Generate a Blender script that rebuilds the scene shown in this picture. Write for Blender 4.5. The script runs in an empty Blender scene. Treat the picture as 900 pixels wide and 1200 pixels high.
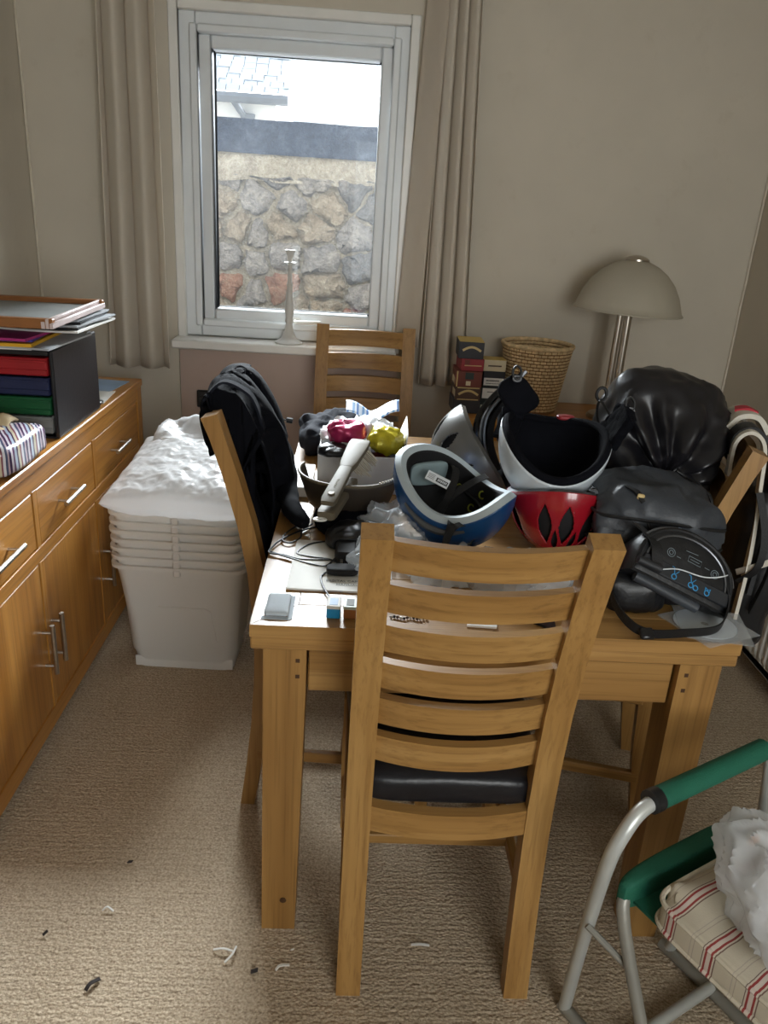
import bpy, bmesh, math, random
from mathutils import Vector, Matrix, noise
random.seed(7)
PI = math.pi
scn = bpy.context.scene
col = scn.collection
V = Vector

# ------------------------------------------------------------------ camera
FPX, CAMZ = 916.18, 1.4988
CF = V((0.046111, 0.931702, -0.360286)); CR = V((0.997856, -0.02619, 0.059984)); CU = V((-0.046451, 0.362279, 0.930911))
cam_d = bpy.data.cameras.new('camera')
cam_d.sensor_fit = 'VERTICAL'; cam_d.sensor_height = 36.0; cam_d.lens = 36.0 * FPX / 1200.0
cam_d.clip_start = 0.02
cam = bpy.data.objects.new('camera', cam_d); col.objects.link(cam)
cam.matrix_world = Matrix(((CR.x, CU.x, -CF.x, 0), (CR.y, CU.y, -CF.y, 0), (CR.z, CU.z, -CF.z, CAMZ), (0, 0, 0, 1)))
scn.camera = cam

# ------------------------------------------------------------------ sky, light, exposure
vs = scn.view_settings
vs.view_transform = 'Standard'; vs.look = 'None'; vs.gamma = 1.0; vs.use_curve_mapping = False
vs.exposure = 0.14
wd = bpy.data.worlds.new('overcast_sky'); scn.world = wd; wd.use_nodes = True
bg = wd.node_tree.nodes['Background']
bg.inputs[0].default_value = (0.90, 0.95, 1.0, 1); bg.inputs[1].default_value = 1.75

def area_light(name, loc, target, sx, sy, power, colr):
    d = bpy.data.lights.new(name, 'AREA'); d.shape = 'RECTANGLE'; d.size = sx; d.size_y = sy
    d.energy = power; d.color = colr
    o = bpy.data.objects.new(name, d); col.objects.link(o); o.location = loc
    o.rotation_euler = (V(target) - V(loc)).to_track_quat('-Z', 'Y').to_euler()
    return o
# daylight: open sky outside the far window (above the top of the picture) and the window behind the camera
area_light('sky_far_window_offscreen', (-0.26, 15.4, 8.7), (-0.25, 3.42, 1.6), 12.0, 4.4, 22000, (0.93, 0.97, 1.0))
area_light('window_behind_camera_offscreen', (0.86, -1.52, 1.50), (0.45, 2.0, 0.85), 1.2, 1.35, 48, (1.0, 0.97, 0.92))

# ------------------------------------------------------------------ pixel helper: a pixel gives a direction, one known coordinate the distance
def U(px, py, x=None, y=None, z=None):
    v = CF + CR * ((px - 450) / FPX) - CU * ((py - 600) / FPX)
    t = x / v.x if x is not None else (y / v.y if y is not None else (z - CAMZ) / v.z)
    return V((0, 0, CAMZ)) + v * t

# ------------------------------------------------------------------ materials
def lin(c):
    return tuple((x / 255 / 12.92) if x / 255 <= 0.04045 else ((x / 255 + 0.055) / 1.055) ** 2.4 for x in c) + (1,)
MATS = {}
def nt_new(name):
    m = bpy.data.materials.new(name); m.use_nodes = True
    nt = m.node_tree; MATS[name] = m
    return m, nt, nt.nodes['Principled BSDF'], nt.nodes['Material Output']
def coords(nt, scale=(1, 1, 1), rot=(0, 0, 0), kind='Object'):
    tc = nt.nodes.new('ShaderNodeTexCoord'); mp = nt.nodes.new('ShaderNodeMapping')
    mp.inputs['Scale'].default_value = scale; mp.inputs['Rotation'].default_value = rot
    nt.links.new(tc.outputs[kind], mp.inputs['Vector']); return mp.outputs[0]
def tex_noise(nt, vec, scale, detail=4, rough=0.55, dist=0.0):
    n = nt.nodes.new('ShaderNodeTexNoise'); nt.links.new(vec, n.inputs['Vector'])
    n.inputs['Scale'].default_value = scale; n.inputs['Detail'].default_value = detail
    n.inputs['Roughness'].default_value = rough; n.inputs['Distortion'].default_value = dist
    return n.outputs['Fac']
def ramp(nt, fac, stops):
    r = nt.nodes.new('ShaderNodeValToRGB'); nt.links.new(fac, r.inputs['Fac'])
    e = r.color_ramp.elements
    while len(e) < len(stops): e.new(0.5)
    for el, (p, c) in zip(e, stops): el.position = p; el.color = c
    return r.outputs['Color']
def bump(nt, height, strength, dist, bsdf):
    b = nt.nodes.new('ShaderNodeBump'); b.inputs['Strength'].default_value = strength; b.inputs['Distance'].default_value = dist
    nt.links.new(height, b.inputs['Height']); nt.links.new(b.outputs[0], bsdf.inputs['Normal'])
def mixc(nt, fac, a, b, mode='MIX'):
    m = nt.nodes.new('ShaderNodeMix'); m.data_type = 'RGBA'; m.blend_type = mode
    for s, v in ((m.inputs[0], fac), (m.inputs[6], a), (m.inputs[7], b)):
        if hasattr(v, 'is_linked') or hasattr(v, 'links'): nt.links.new(v, s)
        else: s.default_value = v
    return m.outputs[2]
def math_n(nt, op, a, b=None):
    m = nt.nodes.new('ShaderNodeMath'); m.operation = op
    for i, v in enumerate((a, b)):
        if v is None: continue
        if hasattr(v, 'links'): nt.links.new(v, m.inputs[i])
        else: m.inputs[i].default_value = v
    return m.outputs[0]

def plain(name, c, rough=0.5, metal=0.0, var=0.10, vscale=9, bmp=0.0, bscale=60, spec=0.5, coat=0.0, sheen=0.0):
    m, nt, b, o = nt_new(name)
    vec = coords(nt); n = tex_noise(nt, vec, vscale, 3)
    a = lin(c); lo = tuple(x * (1 - var) for x in a[:3]) + (1,); hi = tuple(min(1, x * (1 + var)) for x in a[:3]) + (1,)
    nt.links.new(ramp(nt, n, [(0.3, lo), (0.7, hi)]), b.inputs['Base Color'])
    b.inputs['Roughness'].default_value = rough; b.inputs['Metallic'].default_value = metal
    b.inputs['Specular IOR Level'].default_value = spec; b.inputs['Coat Weight'].default_value = coat
    b.inputs['Sheen Weight'].default_value = sheen
    if bmp: bump(nt, tex_noise(nt, vec, bscale, 4), bmp, 0.004, b)
    return m
def oak(name, axis, dark, mid, light, rough=0.42):
    m, nt, b, o = nt_new(name)
    sc = [9.0, 9.0, 9.0]; sc[axis] = 0.75
    vec = coords(nt, sc)
    big = tex_noise(nt, vec, 1.6, 2, 0.5, 0.3)
    w = nt.nodes.new('ShaderNodeTexWave'); w.wave_type = 'RINGS'; w.rings_direction = 'XYZ'[axis]
    nt.links.new(vec, w.inputs['Vector']); w.inputs['Scale'].default_value = 1.1
    w.inputs['Distortion'].default_value = 5.0; w.inputs['Detail'].default_value = 2.0; w.inputs['Detail Scale'].default_value = 0.7
    sc2 = [150.0, 150.0, 150.0]; sc2[axis] = 3.5
    pores = tex_noise(nt, coords(nt, sc2), 1.0, 3, 0.6)
    c1 = ramp(nt, big, [(0.25, lin(dark)), (0.5, lin(mid)), (0.75, lin(light))])
    rr = ramp(nt, w.outputs['Fac'], [(0.0, (0.62, 0.56, 0.50, 1)), (0.35, (1, 1, 1, 1)), (1.0, (1, 1, 1, 1))])
    c2 = mixc(nt, 0.30, c1, rr, 'MULTIPLY')
    pr = ramp(nt, pores, [(0.32, (0.55, 0.50, 0.45, 1)), (0.5, (1, 1, 1, 1))])
    nt.links.new(mixc(nt, 0.5, c2, pr, 'MULTIPLY'), b.inputs['Base Color'])
    b.inputs['Roughness'].default_value = rough
    bump(nt, pores, 0.12, 0.002, b)
    return m
OAK = [oak('oak_grain_' + 'xyz'[a], a, (144, 104, 54), (164, 123, 68), (178, 138, 82)) for a in range(3)]
OAKS = [oak('golden_oak_grain_' + 'xyz'[a], a, (158, 104, 44), (180, 124, 56), (194, 138, 68), 0.33) for a in range(3)]
OAKD = [oak('brown_oak_grain_' + 'xyz'[a], a, (112, 72, 42), (136, 90, 56), (152, 106, 68)) for a in range(3)]

def wall_mat(name, c):
    m, nt, b, o = nt_new(name)
    vec = coords(nt)
    n1 = tex_noise(nt, vec, 1.3, 4, 0.6); n2 = tex_noise(nt, vec, 7, 5, 0.7)
    a = lin(c); lo = tuple(x * 0.90 for x in a[:3]) + (1,); hi = tuple(min(1, x * 1.06) for x in a[:3]) + (1,)
    base = ramp(nt, n1, [(0.3, lo), (0.7, hi)])
    sp = ramp(nt, n2, [(0.30, (0.86, 0.83, 0.78, 1)), (0.42, (1, 1, 1, 1))])
    nt.links.new(mixc(nt, 0.35, base, sp, 'MULTIPLY'), b.inputs['Base Color'])
    b.inputs['Roughness'].default_value = 0.75
    bump(nt, tex_noise(nt, vec, 45, 4, 0.6), 0.10, 0.004, b)
    return m
wall_mat('cream_wall_paint', (204, 195, 178)); wall_mat('pink_cream_panel', (200, 178, 165)); wall_mat('ceiling_paint', (225, 222, 214))
plain('white_upvc', (232, 236, 238), 0.32, var=0.03); plain('white_gloss_paint', (236, 234, 228), 0.3, var=0.03)
plain('plaster_rim', (214, 204, 186), 0.8)

def carpet_mat():
    m, nt, b, o = nt_new('beige_loop_carpet')
    vec = coords(nt)
    n = tex_noise(nt, vec, 190, 3, 0.7)
    n3 = tex_noise(nt, vec, 2.2, 4, 0.6)
    dist = tex_noise(nt, vec, 22, 2)
    wv = nt.nodes.new('ShaderNodeTexWave'); wv.wave_type = 'BANDS'; wv.bands_direction = 'Y'; wv.wave_profile = 'SIN'
    nt.links.new(vec, wv.inputs['Vector']); wv.inputs['Scale'].default_value = 19.0
    wv.inputs['Distortion'].default_value = 2.6; wv.inputs['Detail'].default_value = 2; wv.inputs['Detail Scale'].default_value = 9
    vo = nt.nodes.new('ShaderNodeTexVoronoi'); vo.inputs['Scale'].default_value = 130
    nt.links.new(coords(nt, (0.75, 1.2, 1)), vo.inputs['Vector'])
    c = ramp(nt, n, [(0.28, lin((136, 117, 96))), (0.5, lin((188, 170, 146))), (0.74, lin((218, 202, 178)))])
    c = mixc(nt, 0.16, c, ramp(nt, wv.outputs['Fac'], [(0.1, (0.45, 0.42, 0.38, 1)), (0.6, (1, 1, 1, 1))]), 'MULTIPLY')
    c = mixc(nt, 0.5, c, ramp(nt, n3, [(0.3, (0.78, 0.74, 0.68, 1)), (0.6, (1, 1, 1, 1))]), 'MULTIPLY')
    st = tex_noise(nt, vec, 11, 2, 0.5)
    c = mixc(nt, 0.6, c, ramp(nt, st, [(0.20, (0.35, 0.32, 0.3, 1)), (0.27, (1, 1, 1, 1))]), 'MULTIPLY')
    nt.links.new(c, b.inputs['Base Color']); b.inputs['Roughness'].default_value = 0.95
    b.inputs['Specular IOR Level'].default_value = 0.15
    h = math_n(nt, 'ADD', math_n(nt, 'MULTIPLY', wv.outputs['Fac'], 0.28), math_n(nt, 'MULTIPLY', vo.outputs['Distance'], -1.0))
    h = math_n(nt, 'ADD', h, math_n(nt, 'MULTIPLY', n, 0.6))
    bump(nt, h, 0.55, 0.006, b)
    return m
carpet_mat()

def glass_mat(name, rough, tint, fac):
    m, nt, b, o = nt_new(name); nt.nodes.remove(b)
    t = nt.nodes.new('ShaderNodeBsdfTransparent'); t.inputs[0].default_value = tint
    g = nt.nodes.new('ShaderNodeBsdfGlossy'); g.inputs['Roughness'].default_value = rough
    fr = nt.nodes.new('ShaderNodeFresnel'); fr.inputs[0].default_value = 1.45
    mx = nt.nodes.new('ShaderNodeMixShader')
    nt.links.new(math_n(nt, 'MULTIPLY', fr.outputs[0], fac), mx.inputs[0])
    nt.links.new(t.outputs[0], mx.inputs[1]); nt.links.new(g.outputs[0], mx.inputs[2])
    # faint translucent veil mixed into the pane, imitating glare over the view outside
    tr = nt.nodes.new('ShaderNodeBsdfTranslucent'); tr.inputs[0].default_value = (0.9, 0.95, 1, 1); m2 = nt.nodes.new('ShaderNodeMixShader')
    veil = math_n(nt, 'MULTIPLY', tex_noise(nt, coords(nt), 3.0, 4), 0.016); nt.links.new(veil, m2.inputs[0])
    nt.links.new(mx.outputs[0], m2.inputs[1]); nt.links.new(tr.outputs[0], m2.inputs[2]); nt.links.new(m2.outputs[0], o.inputs[0])
    return m
glass_mat('window_glass', 0.02, (0.97, 0.99, 1, 1), 1.0)

def film_mat(name, c, transp, transl, rough=0.25, bscale=30, bstr=0.5):
    """thin plastic: part see-through, part scattering, with a gloss coat"""
    m, nt, b, o = nt_new(name)
    b.inputs['Base Color'].default_value = lin(c); b.inputs['Roughness'].default_value = rough
    bump(nt, tex_noise(nt, coords(nt), bscale, 4, 0.6), bstr, 0.006, b)
    t = nt.nodes.new('ShaderNodeBsdfTransparent'); l = nt.nodes.new('ShaderNodeBsdfTranslucent'); l.inputs[0].default_value = lin(c)
    m1 = nt.nodes.new('ShaderNodeMixShader'); m1.inputs[0].default_value = transl
    nt.links.new(b.outputs[0], m1.inputs[1]); nt.links.new(l.outputs[0], m1.inputs[2])
    m2 = nt.nodes.new('ShaderNodeMixShader'); m2.inputs[0].default_value = transp
    nt.links.new(m1.outputs[0], m2.inputs[1]); nt.links.new(t.outputs[0], m2.inputs[2]); nt.links.new(m2.outputs[0], o.inputs[0])
    return m
film_mat('curtain_cloth', (228, 219, 204), 0.0, 0.35, 0.9, 260, 0.12)
film_mat('frosted_tub_plastic', (248, 247, 243), 0.20, 0.22, 0.3, 12, 0.06)
film_mat('milky_wrap_film', (250, 250, 250), 0.10, 0.45, 0.16, 26, 0.45)
film_mat('clear_sleeve', (230, 236, 240), 0.72, 0.1, 0.08, 3, 0.02)
film_mat('clear_bag_film', (226, 232, 236), 0.66, 0.15, 0.12, 45, 0.9)
film_mat('white_carrier_film', (236, 238, 240), 0.42, 0.25, 0.2, 40, 0.3)
film_mat('tea_bag_paper', (206, 214, 220), 0.0, 0.3, 0.9, 60, 0.3)

# ------------------------------------------------------------------ mesh builder
class MB:
    def __init__(s): s.v = []; s.f = []
    def add(s, vs, fs, M=None):
        o = len(s.v); s.v += [(M @ V(p)) if M else V(p) for p in vs]; s.f += [tuple(i + o for i in f) for f in fs]; return s
    def box(s, x0, y0, z0, x1, y1, z1, b=0.0, M=None):
        if x0 > x1: x0, x1 = x1, x0
        if y0 > y1: y0, y1 = y1, y0
        if z0 > z1: z0, z1 = z1, z0
        lo, hi = (x0, y0, z0), (x1, y1, z1)
        if b <= 0:
            vs = [(hi[0] if i & 1 else x0, hi[1] if i & 2 else y0, hi[2] if i & 4 else z0) for i in range(8)]
            return s.add(vs, [(0, 2, 3, 1), (4, 5, 7, 6), (0, 1, 5, 4), (2, 6, 7, 3), (0, 4, 6, 2), (1, 3, 7, 5)], M)
        b = min(b, 0.45 * min(x1 - x0, y1 - y0, z1 - z0))
        vs = []; ix = {}
        for i in range(8):
            for a in range(3):
                p = []
                for k in range(3):
                    h = (i >> k) & 1; q = hi[k] if h else lo[k]
                    if k != a: q += -b if h else b
                    p.append(q)
                ix[i, a] = len(vs); vs.append(p)
        fs = []
        for a in range(3):
            k1, k2 = 1 << ((a + 1) % 3), 1 << ((a + 2) % 3)
            for sg in (0, 1 << a):
                fs.append((ix[sg, a], ix[sg | k1, a], ix[sg | k1 | k2, a], ix[sg | k2, a]))
            for q in (0, 1, 2, 3):
                base = (k1 if q & 1 else 0) | (k2 if q & 2 else 0); o2 = base | (1 << a)
                a1, a2 = (a + 1) % 3, (a + 2) % 3
                fs.append((ix[base, a1], ix[o2, a1], ix[o2, a2], ix[base, a2]))
        for i in range(8): fs.append((ix[i, 0], ix[i, 1], ix[i, 2]))
        return s.add(vs, fs, M)
    def rings(s, rings, cap=True, closed=True, loop=False, M=None):
        n = len(rings[0]); vs = [p for r in rings for p in r]; fs = []
        R = len(rings)
        for i in range(R if loop else R - 1):
            i2 = (i + 1) % R
            for j in range(n if closed else n - 1):
                k = (j + 1) % n
                fs.append((i * n + j, i * n + k, i2 * n + k, i2 * n + j))
        if cap and closed and not loop:
            fs.append(tuple(reversed(range(n)))); fs.append(tuple((R - 1) * n + j for j in range(n)))
        return s.add(vs, fs, M)
    def tube(s, pts, r, n=8, cap=True, loop=False, flat=None, M=None):
        pts = [V(p) for p in pts]; R = []
        N = len(pts); up = None
        for i, p in enumerate(pts):
            a = pts[(i - 1) % N] if (i or loop) else p; b = pts[(i + 1) % N] if (i < N - 1 or loop) else p
            t = (b - a).normalized()
            if up is None:
                up = V((0, 0, 1)) if abs(t.z) < 0.9 else V((0, 1, 0))
            up = (up - t * up.dot(t))
            if up.length < 1e-6: up = t.orthogonal()
            up.normalize(); sd = t.cross(up)
            ri = r[i] if isinstance(r, (list, tuple)) else r
            ra, rb = (ri, ri) if flat is None else (ri, ri * flat)
            R.append([p + sd * (ra * math.cos(2 * PI * k / n)) + up * (rb * math.sin(2 * PI * k / n)) for k in range(n)])
        return s.rings(R, cap, True, loop, M)
    def lathe(s, prof, c=(0, 0, 0), n=24, cap=True, M=None):
        c = V(c)
        return s.rings([[c + V((r * math.cos(2 * PI * k / n), r * math.sin(2 * PI * k / n), z)) for k in range(n)] for r, z in prof], cap, True, False, M)
    def grid(s, fn, nu, nv, cu=False, cv=False, M=None):
        vs = [fn(i / (nu if cu else nu - 1), j / (nv if cv else nv - 1)) for i in range(nu) for j in range(nv)]
        fs = []
        for i in range(nu if cu else nu - 1):
            for j in range(nv if cv else nv - 1):
                i2, j2 = (i + 1) % nu, (j + 1) % nv
                fs.append((i * nv + j, i2 * nv + j, i2 * nv + j2, i * nv + j2))
        return s.add(vs, fs, M)
    def prism(s, poly, z0, z1, M=None):
        n = len(poly)
        return s.rings([[V((p[0], p[1], z0)) for p in poly], [V((p[0], p[1], z1)) for p in poly]], True, True, False, M)
    def strip(s, pts, w, t, side=None, M=None):
        """flat strap: width w along 'side' (vector or list), thickness t"""
        pts = [V(p) for p in pts]; R = []
        for i, p in enumerate(pts):
            a = pts[max(0, i - 1)]; b = pts[min(len(pts) - 1, i + 1)]; d = (b - a).normalized()
            sd = V(side[i] if isinstance(side, list) else side); sd = (sd - d * sd.dot(d)).normalized(); nn = d.cross(sd)
            R.append([p + sd * w / 2 + nn * t / 2, p - sd * w / 2 + nn * t / 2, p - sd * w / 2 - nn * t / 2, p + sd * w / 2 - nn * t / 2])
        return s.rings(R, True, True, False, M)
    def sup(s, c, r, e1=0.5, e2=0.5, nu=36, nv=22, disp=None, M=None):
        c = V(c)
        def sg(a, e): return math.copysign(abs(a) ** e, a)
        def fn(u, v):
            th = u * 2 * PI; ph = (v - 0.5) * PI
            cp = sg(math.cos(ph), e1) if 0 < v < 1 else 0.0
            d = V((cp * sg(math.cos(th), e2), cp * sg(math.sin(th), e2), sg(math.sin(ph), e1)))
            p = V((d.x * r[0], d.y * r[1], d.z * r[2]))
            if disp: p = disp(p, d)
            return c + p
        return s.grid(fn, nu, nv, True, False, M)
    def clampz(s, z):
        """flatten the underside on the surface it lies on"""
        for p in s.v: p.z = max(p.z, z)
        return s
    def build(s, name, mat, parent=None, local=False, smooth=True, ang=38, solid=0.0, sub=0):
        me = bpy.data.meshes.new(name); bm = bmesh.new()
        bv = [bm.verts.new(p) for p in s.v]
        for f in s.f:
            try: bm.faces.new([bv[i] for i in f])
            except ValueError: pass
        bmesh.ops.remove_doubles(bm, verts=bm.verts, dist=1e-6)
        bmesh.ops.recalc_face_normals(bm, faces=bm.faces)
        if parent is not None and not local:
            bm.transform(wmat(parent).inverted())
        if smooth:
            lim = math.radians(ang)
            for f in bm.faces: f.smooth = True
            for e in bm.edges:
                if len(e.link_faces) == 2 and e.calc_face_angle(0) > lim: e.smooth = False
        if parent is None and not local and len(bm.verts):
            xs = [v.co for v in bm.verts]
            lo = V((min(p.x for p in xs), min(p.y for p in xs), min(p.z for p in xs))); hi = V((max(p.x for p in xs), max(p.y for p in xs), 0))
            org = V(((lo.x + hi.x) / 2, (lo.y + hi.y) / 2, lo.z)); bm.transform(Matrix.Translation(-org))
        else: org = V((0, 0, 0))
        bm.to_mesh(me); bm.free()
        me.materials.append(MATS[mat] if isinstance(mat, str) else mat)
        o = bpy.data.objects.new(name, me); col.objects.link(o); o.parent = parent; o.location = org
        if solid:
            md = o.modifiers.new('thickness', 'SOLIDIFY'); md.thickness = solid; md.offset = 0
        if sub:
            md = o.modifiers.new('smooth', 'SUBSURF'); md.levels = sub; md.render_levels = sub
        return o
def wmat(o):
    m = o.matrix_basis.copy()
    while o.parent is not None: o = o.parent; m = o.matrix_basis @ m
    return m
def tag(o, label, cat, group=None):
    o['label'] = label; o['category'] = cat
    if group: o['group'] = group
    return o
def thing(name, label, cat, loc=(0, 0, 0), rotz=0.0, group=None):
    o = bpy.data.objects.new(name, None); col.objects.link(o); o.empty_display_size = 0.05
    o.location = loc; o.rotation_euler = (0, 0, rotz); return tag(o, label, cat, group)
def struct(o): o['kind'] = 'structure'; return o
def lab(o, s): o['label'] = s; return o
def stuff(o): o['kind'] = 'stuff'; return o
def copy_part(o, parent):
    c = o.copy(); col.objects.link(c); c.parent = parent
    for ch in list(o.children): copy_part(ch, c)
    return c
def copy_thing(o, label=None, group=None):
    c = copy_part(o, None)
    if label: c['label'] = label
    if group: c['group'] = group
    return c
def nz(p, s=1.0, off=0.0): return noise.noise(V((p[0] * s + off, p[1] * s - off * 1.7, p[2] * s + off * 0.6)))
def curve_pts(ctrl, n=6):
    """Catmull-Rom through control points"""
    P = [V(p) for p in ctrl]; P = [P[0] * 2 - P[1]] + P + [P[-1] * 2 - P[-2]]; out = []
    for i in range(1, len(P) - 2):
        for k in range(n):
            t = k / n; a, b, c, d = P[i - 1], P[i], P[i + 1], P[i + 2]
            out.append(0.5 * ((2 * b) + (c - a) * t + (2 * a - 5 * b + 4 * c - d) * t * t + (-a + 3 * b - 3 * c + d) * t ** 3))
    out.append(P[-2].copy()); return out
def text_part(name, s, size, M, mat, parent, ext=0.0003):
    cu = bpy.data.curves.new(name, 'FONT'); cu.body = s; cu.size = size; cu.align_x = 'CENTER'; cu.align_y = 'CENTER'; cu.extrude = ext
    to = bpy.data.objects.new(name, cu); col.objects.link(to)
    bpy.context.view_layer.update()
    me = bpy.data.meshes.new_from_object(to.evaluated_get(bpy.context.evaluated_depsgraph_get()))
    bpy.data.objects.remove(to); bpy.data.curves.remove(cu)
    me.transform(wmat(parent).inverted() @ M); me.materials.clear(); me.materials.append(MATS[mat])
    o = bpy.data.objects.new(name, me); col.objects.link(o); o.parent = parent; return o
def frame(o, x, y, z):
    x, y, z = V(x).normalized(), V(y).normalized(), V(z).normalized()
    return Matrix(((x.x, y.x, z.x, o[0]), (x.y, y.y, z.y, o[1]), (x.z, y.z, z.z, o[2]), (0, 0, 0, 1)))

# ================================================================== THE SETTING
WY = 3.307; XL = -1.28; XR = 1.597; YF = -1.15; ZC = 2.42
struct(MB().box(XL - .2, YF - .2, -.12, XR + .2, WY + .2, 0).build('floor', 'beige_loop_carpet'))
struct(MB().box(XL - .2, YF - .2, ZC, XR + .2, WY + .2, ZC + .12).build('ceiling', 'ceiling_paint'))
struct(MB().box(XL - .15, YF - .15, -.05, XL, WY + .15, ZC + .05).build('wall_left', 'cream_wall_paint'))
struct(MB().box(XR, YF - .15, -.05, XR + .15, WY + .15, ZC + .05).build('wall_right', 'cream_wall_paint'))
# far wall round the window opening
wx0, wx1, wz0, wz1 = -0.735, 0.185, 0.935, 2.165
m = MB().box(XL - .1, WY, -.05, wx0, WY + .30, ZC + .05).box(wx1, WY, -.05, XR + .1, WY + .30, ZC + .05)
m.box(wx0, WY, wz1, wx1, WY + .30, ZC + .05).box(wx0, WY + .012, -.05, wx1, WY + .30, wz0)
struct(m.build('wall_back', 'cream_wall_paint'))
struct(MB().box(wx0 + .004, WY + .001, 0, wx1 - .004, WY + .0125, wz0).build('trim_1', 'pink_cream_panel'))  # panel under the window, pinker and darker than the wall around it
# wall behind the camera with a second window
m = MB().box(XL - .1, YF - .25, -.05, -.15, YF, ZC + .05).box(1.5, YF - .25, -.05, XR + .1, YF, ZC + .05)
m.box(-.15, YF - .25, 2.15, 1.5, YF, ZC + .05).box(-.15, YF - .25, -.05, 1.5, YF, .75)
struct(m.build('wall_front', 'cream_wall_paint'))
w2 = struct(MB().box(-.15, YF - .14, .75, -.08, YF - .06, 2.15, .006).box(1.43, YF - .14, .75, 1.5, YF - .06, 2.15, .006)
            .box(-.08, YF - .14, .75, 1.43, YF - .06, .82, .006).box(-.08, YF - .14, 2.08, 1.43, YF - .06, 2.15, .006).box(.64, YF - .14, .82, .70, YF - .06, 2.08, .006).build('window_2', 'white_upvc'))
MB().box(-.08, YF - .11, .82, .64, YF - .105, 2.08).build('pane', 'window_glass', w2)
MB().box(.70, YF - .11, .82, 1.43, YF - .105, 2.08).build('pane', 'window_glass', w2)
# raised plaster bead down the two far corners
for k, (x, s) in enumerate(((XL, 1), (XR, -1))):
    pts = [(x + s * .006 + .002 * nz((0, 0, z * .1), 7, k), WY - .006 + .002 * nz((5, 0, z * .1), 7, k), z * .1) for z in range(0, 25)]
    struct(MB().tube(pts, .0055, 6).build('trim_%d' % (k + 2), 'plaster_rim'))
# ---- the window: stepped white frame, opening sash, glass, handle, sill
GY = 3.42
win = struct(MB().box(wx0, WY - .006, wz0, wx0 + .035, GY + .06, wz1, .004).box(wx1 - .035, WY - .006, wz0, wx1, GY + .06, wz1, .004)
             .box(wx0 + .035, WY - .006, wz1 - .035, wx1 - .035, GY + .06, wz1, .004).build('window_1', 'white_gloss_paint'))
def picture_frame(x0, z0, x1, z1, w, y0, y1, b=.004):
    return MB().box(x0, y0, z0, x0 + w, y1, z1, b).box(x1 - w, y0, z0, x1, y1, z1, b).box(x0 + w, y0, z0, x1 - w, y1, z0 + w, b).box(x0 + w, y0, z1 - w, x1 - w, y1, z1, b)
gx0, gx1, gz0, gz1 = -0.577, 0.075, 1.078, 2.013
picture_frame(gx0 - .125, gz0 - .112, gx1 + .08, gz1 + .118, .062, GY - .098, GY + .045).build('outer_frame', 'white_upvc', win)
picture_frame(gx0 - .085, gz0 - .072, gx1 + .045, gz1 + .078, .030, GY - .112, GY - .06, .006).build('frame_bead', 'white_upvc', win)
sash = picture_frame(gx0 - .058, gz0 - .050, gx1 + .022, gz1 + .05, .0485, GY - .085, GY + .03, .007).build('sash', 'white_upvc', win)
picture_frame(gx0 - .012, gz0 - .006, gx1 - .021 + .03, gz1 + .008, .0065, GY - .018, GY + .008, .0).build('gasket', plain('black_rubber', (26, 26, 28), 0.7), sash)
MB().box(gx0 - .01, GY - .004, gz0 - .01, gx1 + .015, GY + .002, gz1 + .01).build('pane', 'window_glass', sash)
hz = gz0 - .035
MB().box(-.275, GY - .098, hz - .012, -.235, GY - .083, hz + .016, .005).tube([(-.255, GY - .094, hz), (-.255, GY - .120, hz), (-.235, GY - .127, hz), (-.15, GY - .125, hz + .004)], [.008, .008, .009, .008], 8).build('window_handle', 'white_gloss_paint', sash)
MB().box(-.742, 3.198, .926, .166, GY, .962, .006).build('window_sill', 'white_gloss_paint', win)

# ---- outdoors: the rubble wall and the house
struct(MB().box(-9, WY + .3, -.2, 9, 30, -.06).build('yard_ground', plain('yard_concrete', (128, 124, 118), .9)))
def stone_mat(name, c1, c2, c3):
    m, nt, b, o = nt_new(name)
    ob = nt.nodes.new('ShaderNodeObjectInfo'); vec = coords(nt)
    n = tex_noise(nt, vec, 11, 8, 0.78, 0.6); n2 = tex_noise(nt, vec, 60, 4, 0.7)
    c = ramp(nt, n, [(0.30, lin(c1)), (0.5, lin(c2)), (0.68, lin(c3))])
    c = mixc(nt, 0.6, c, ramp(nt, n2, [(0.3, (0.5, 0.48, 0.46, 1)), (0.6, (1, 1, 1, 1))]), 'MULTIPLY')
    nt.links.new(c, b.inputs['Base Color']); b.inputs['Roughness'].default_value = 0.92
    bump(nt, n2, 1.0, 0.04, b); return m
stone_mat('stone_grey', (118, 116, 116), (156, 150, 146), (188, 180, 170)); stone_mat('stone_rust', (140, 96, 80), (166, 124, 104), (188, 162, 142))
stone_mat('stone_buff', (140, 124, 106), (164, 150, 132), (188, 176, 158)); stone_mat('stone_dark', (96, 98, 104), (126, 124, 124), (156, 148, 142))
stone_mat('lime_mortar', (140, 130, 116), (176, 166, 150), (204, 196, 182)); stone_mat('coping_blue', (48, 58, 76), (60, 72, 94), (92, 104, 124))  # coping coloured a dark slate blue
SY = 4.62
gw = thing('garden_wall', 'rubble stone garden wall with blue coping band outside the window', 'wall', (-.3, SY, -.06))
MB().box(-2.6, SY + .02, -.06, 2.2, SY + .30, 1.66).build('mortar_core', 'lime_mortar', gw)
m = MB().grid(lambda u, v: V((-2.6 + 4.8 * u, SY - .012 + .012 * nz((u * 40, v * 5, 0), 1), 1.60 + .145 * v + (.018 * nz((u * 30, 0, 3), 1) if v < .5 else 0))), 90, 6)
m.box(-2.6, SY + .004, 1.60, 2.2, SY + .3, 1.74).build('render_band', 'lime_mortar', gw)
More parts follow.
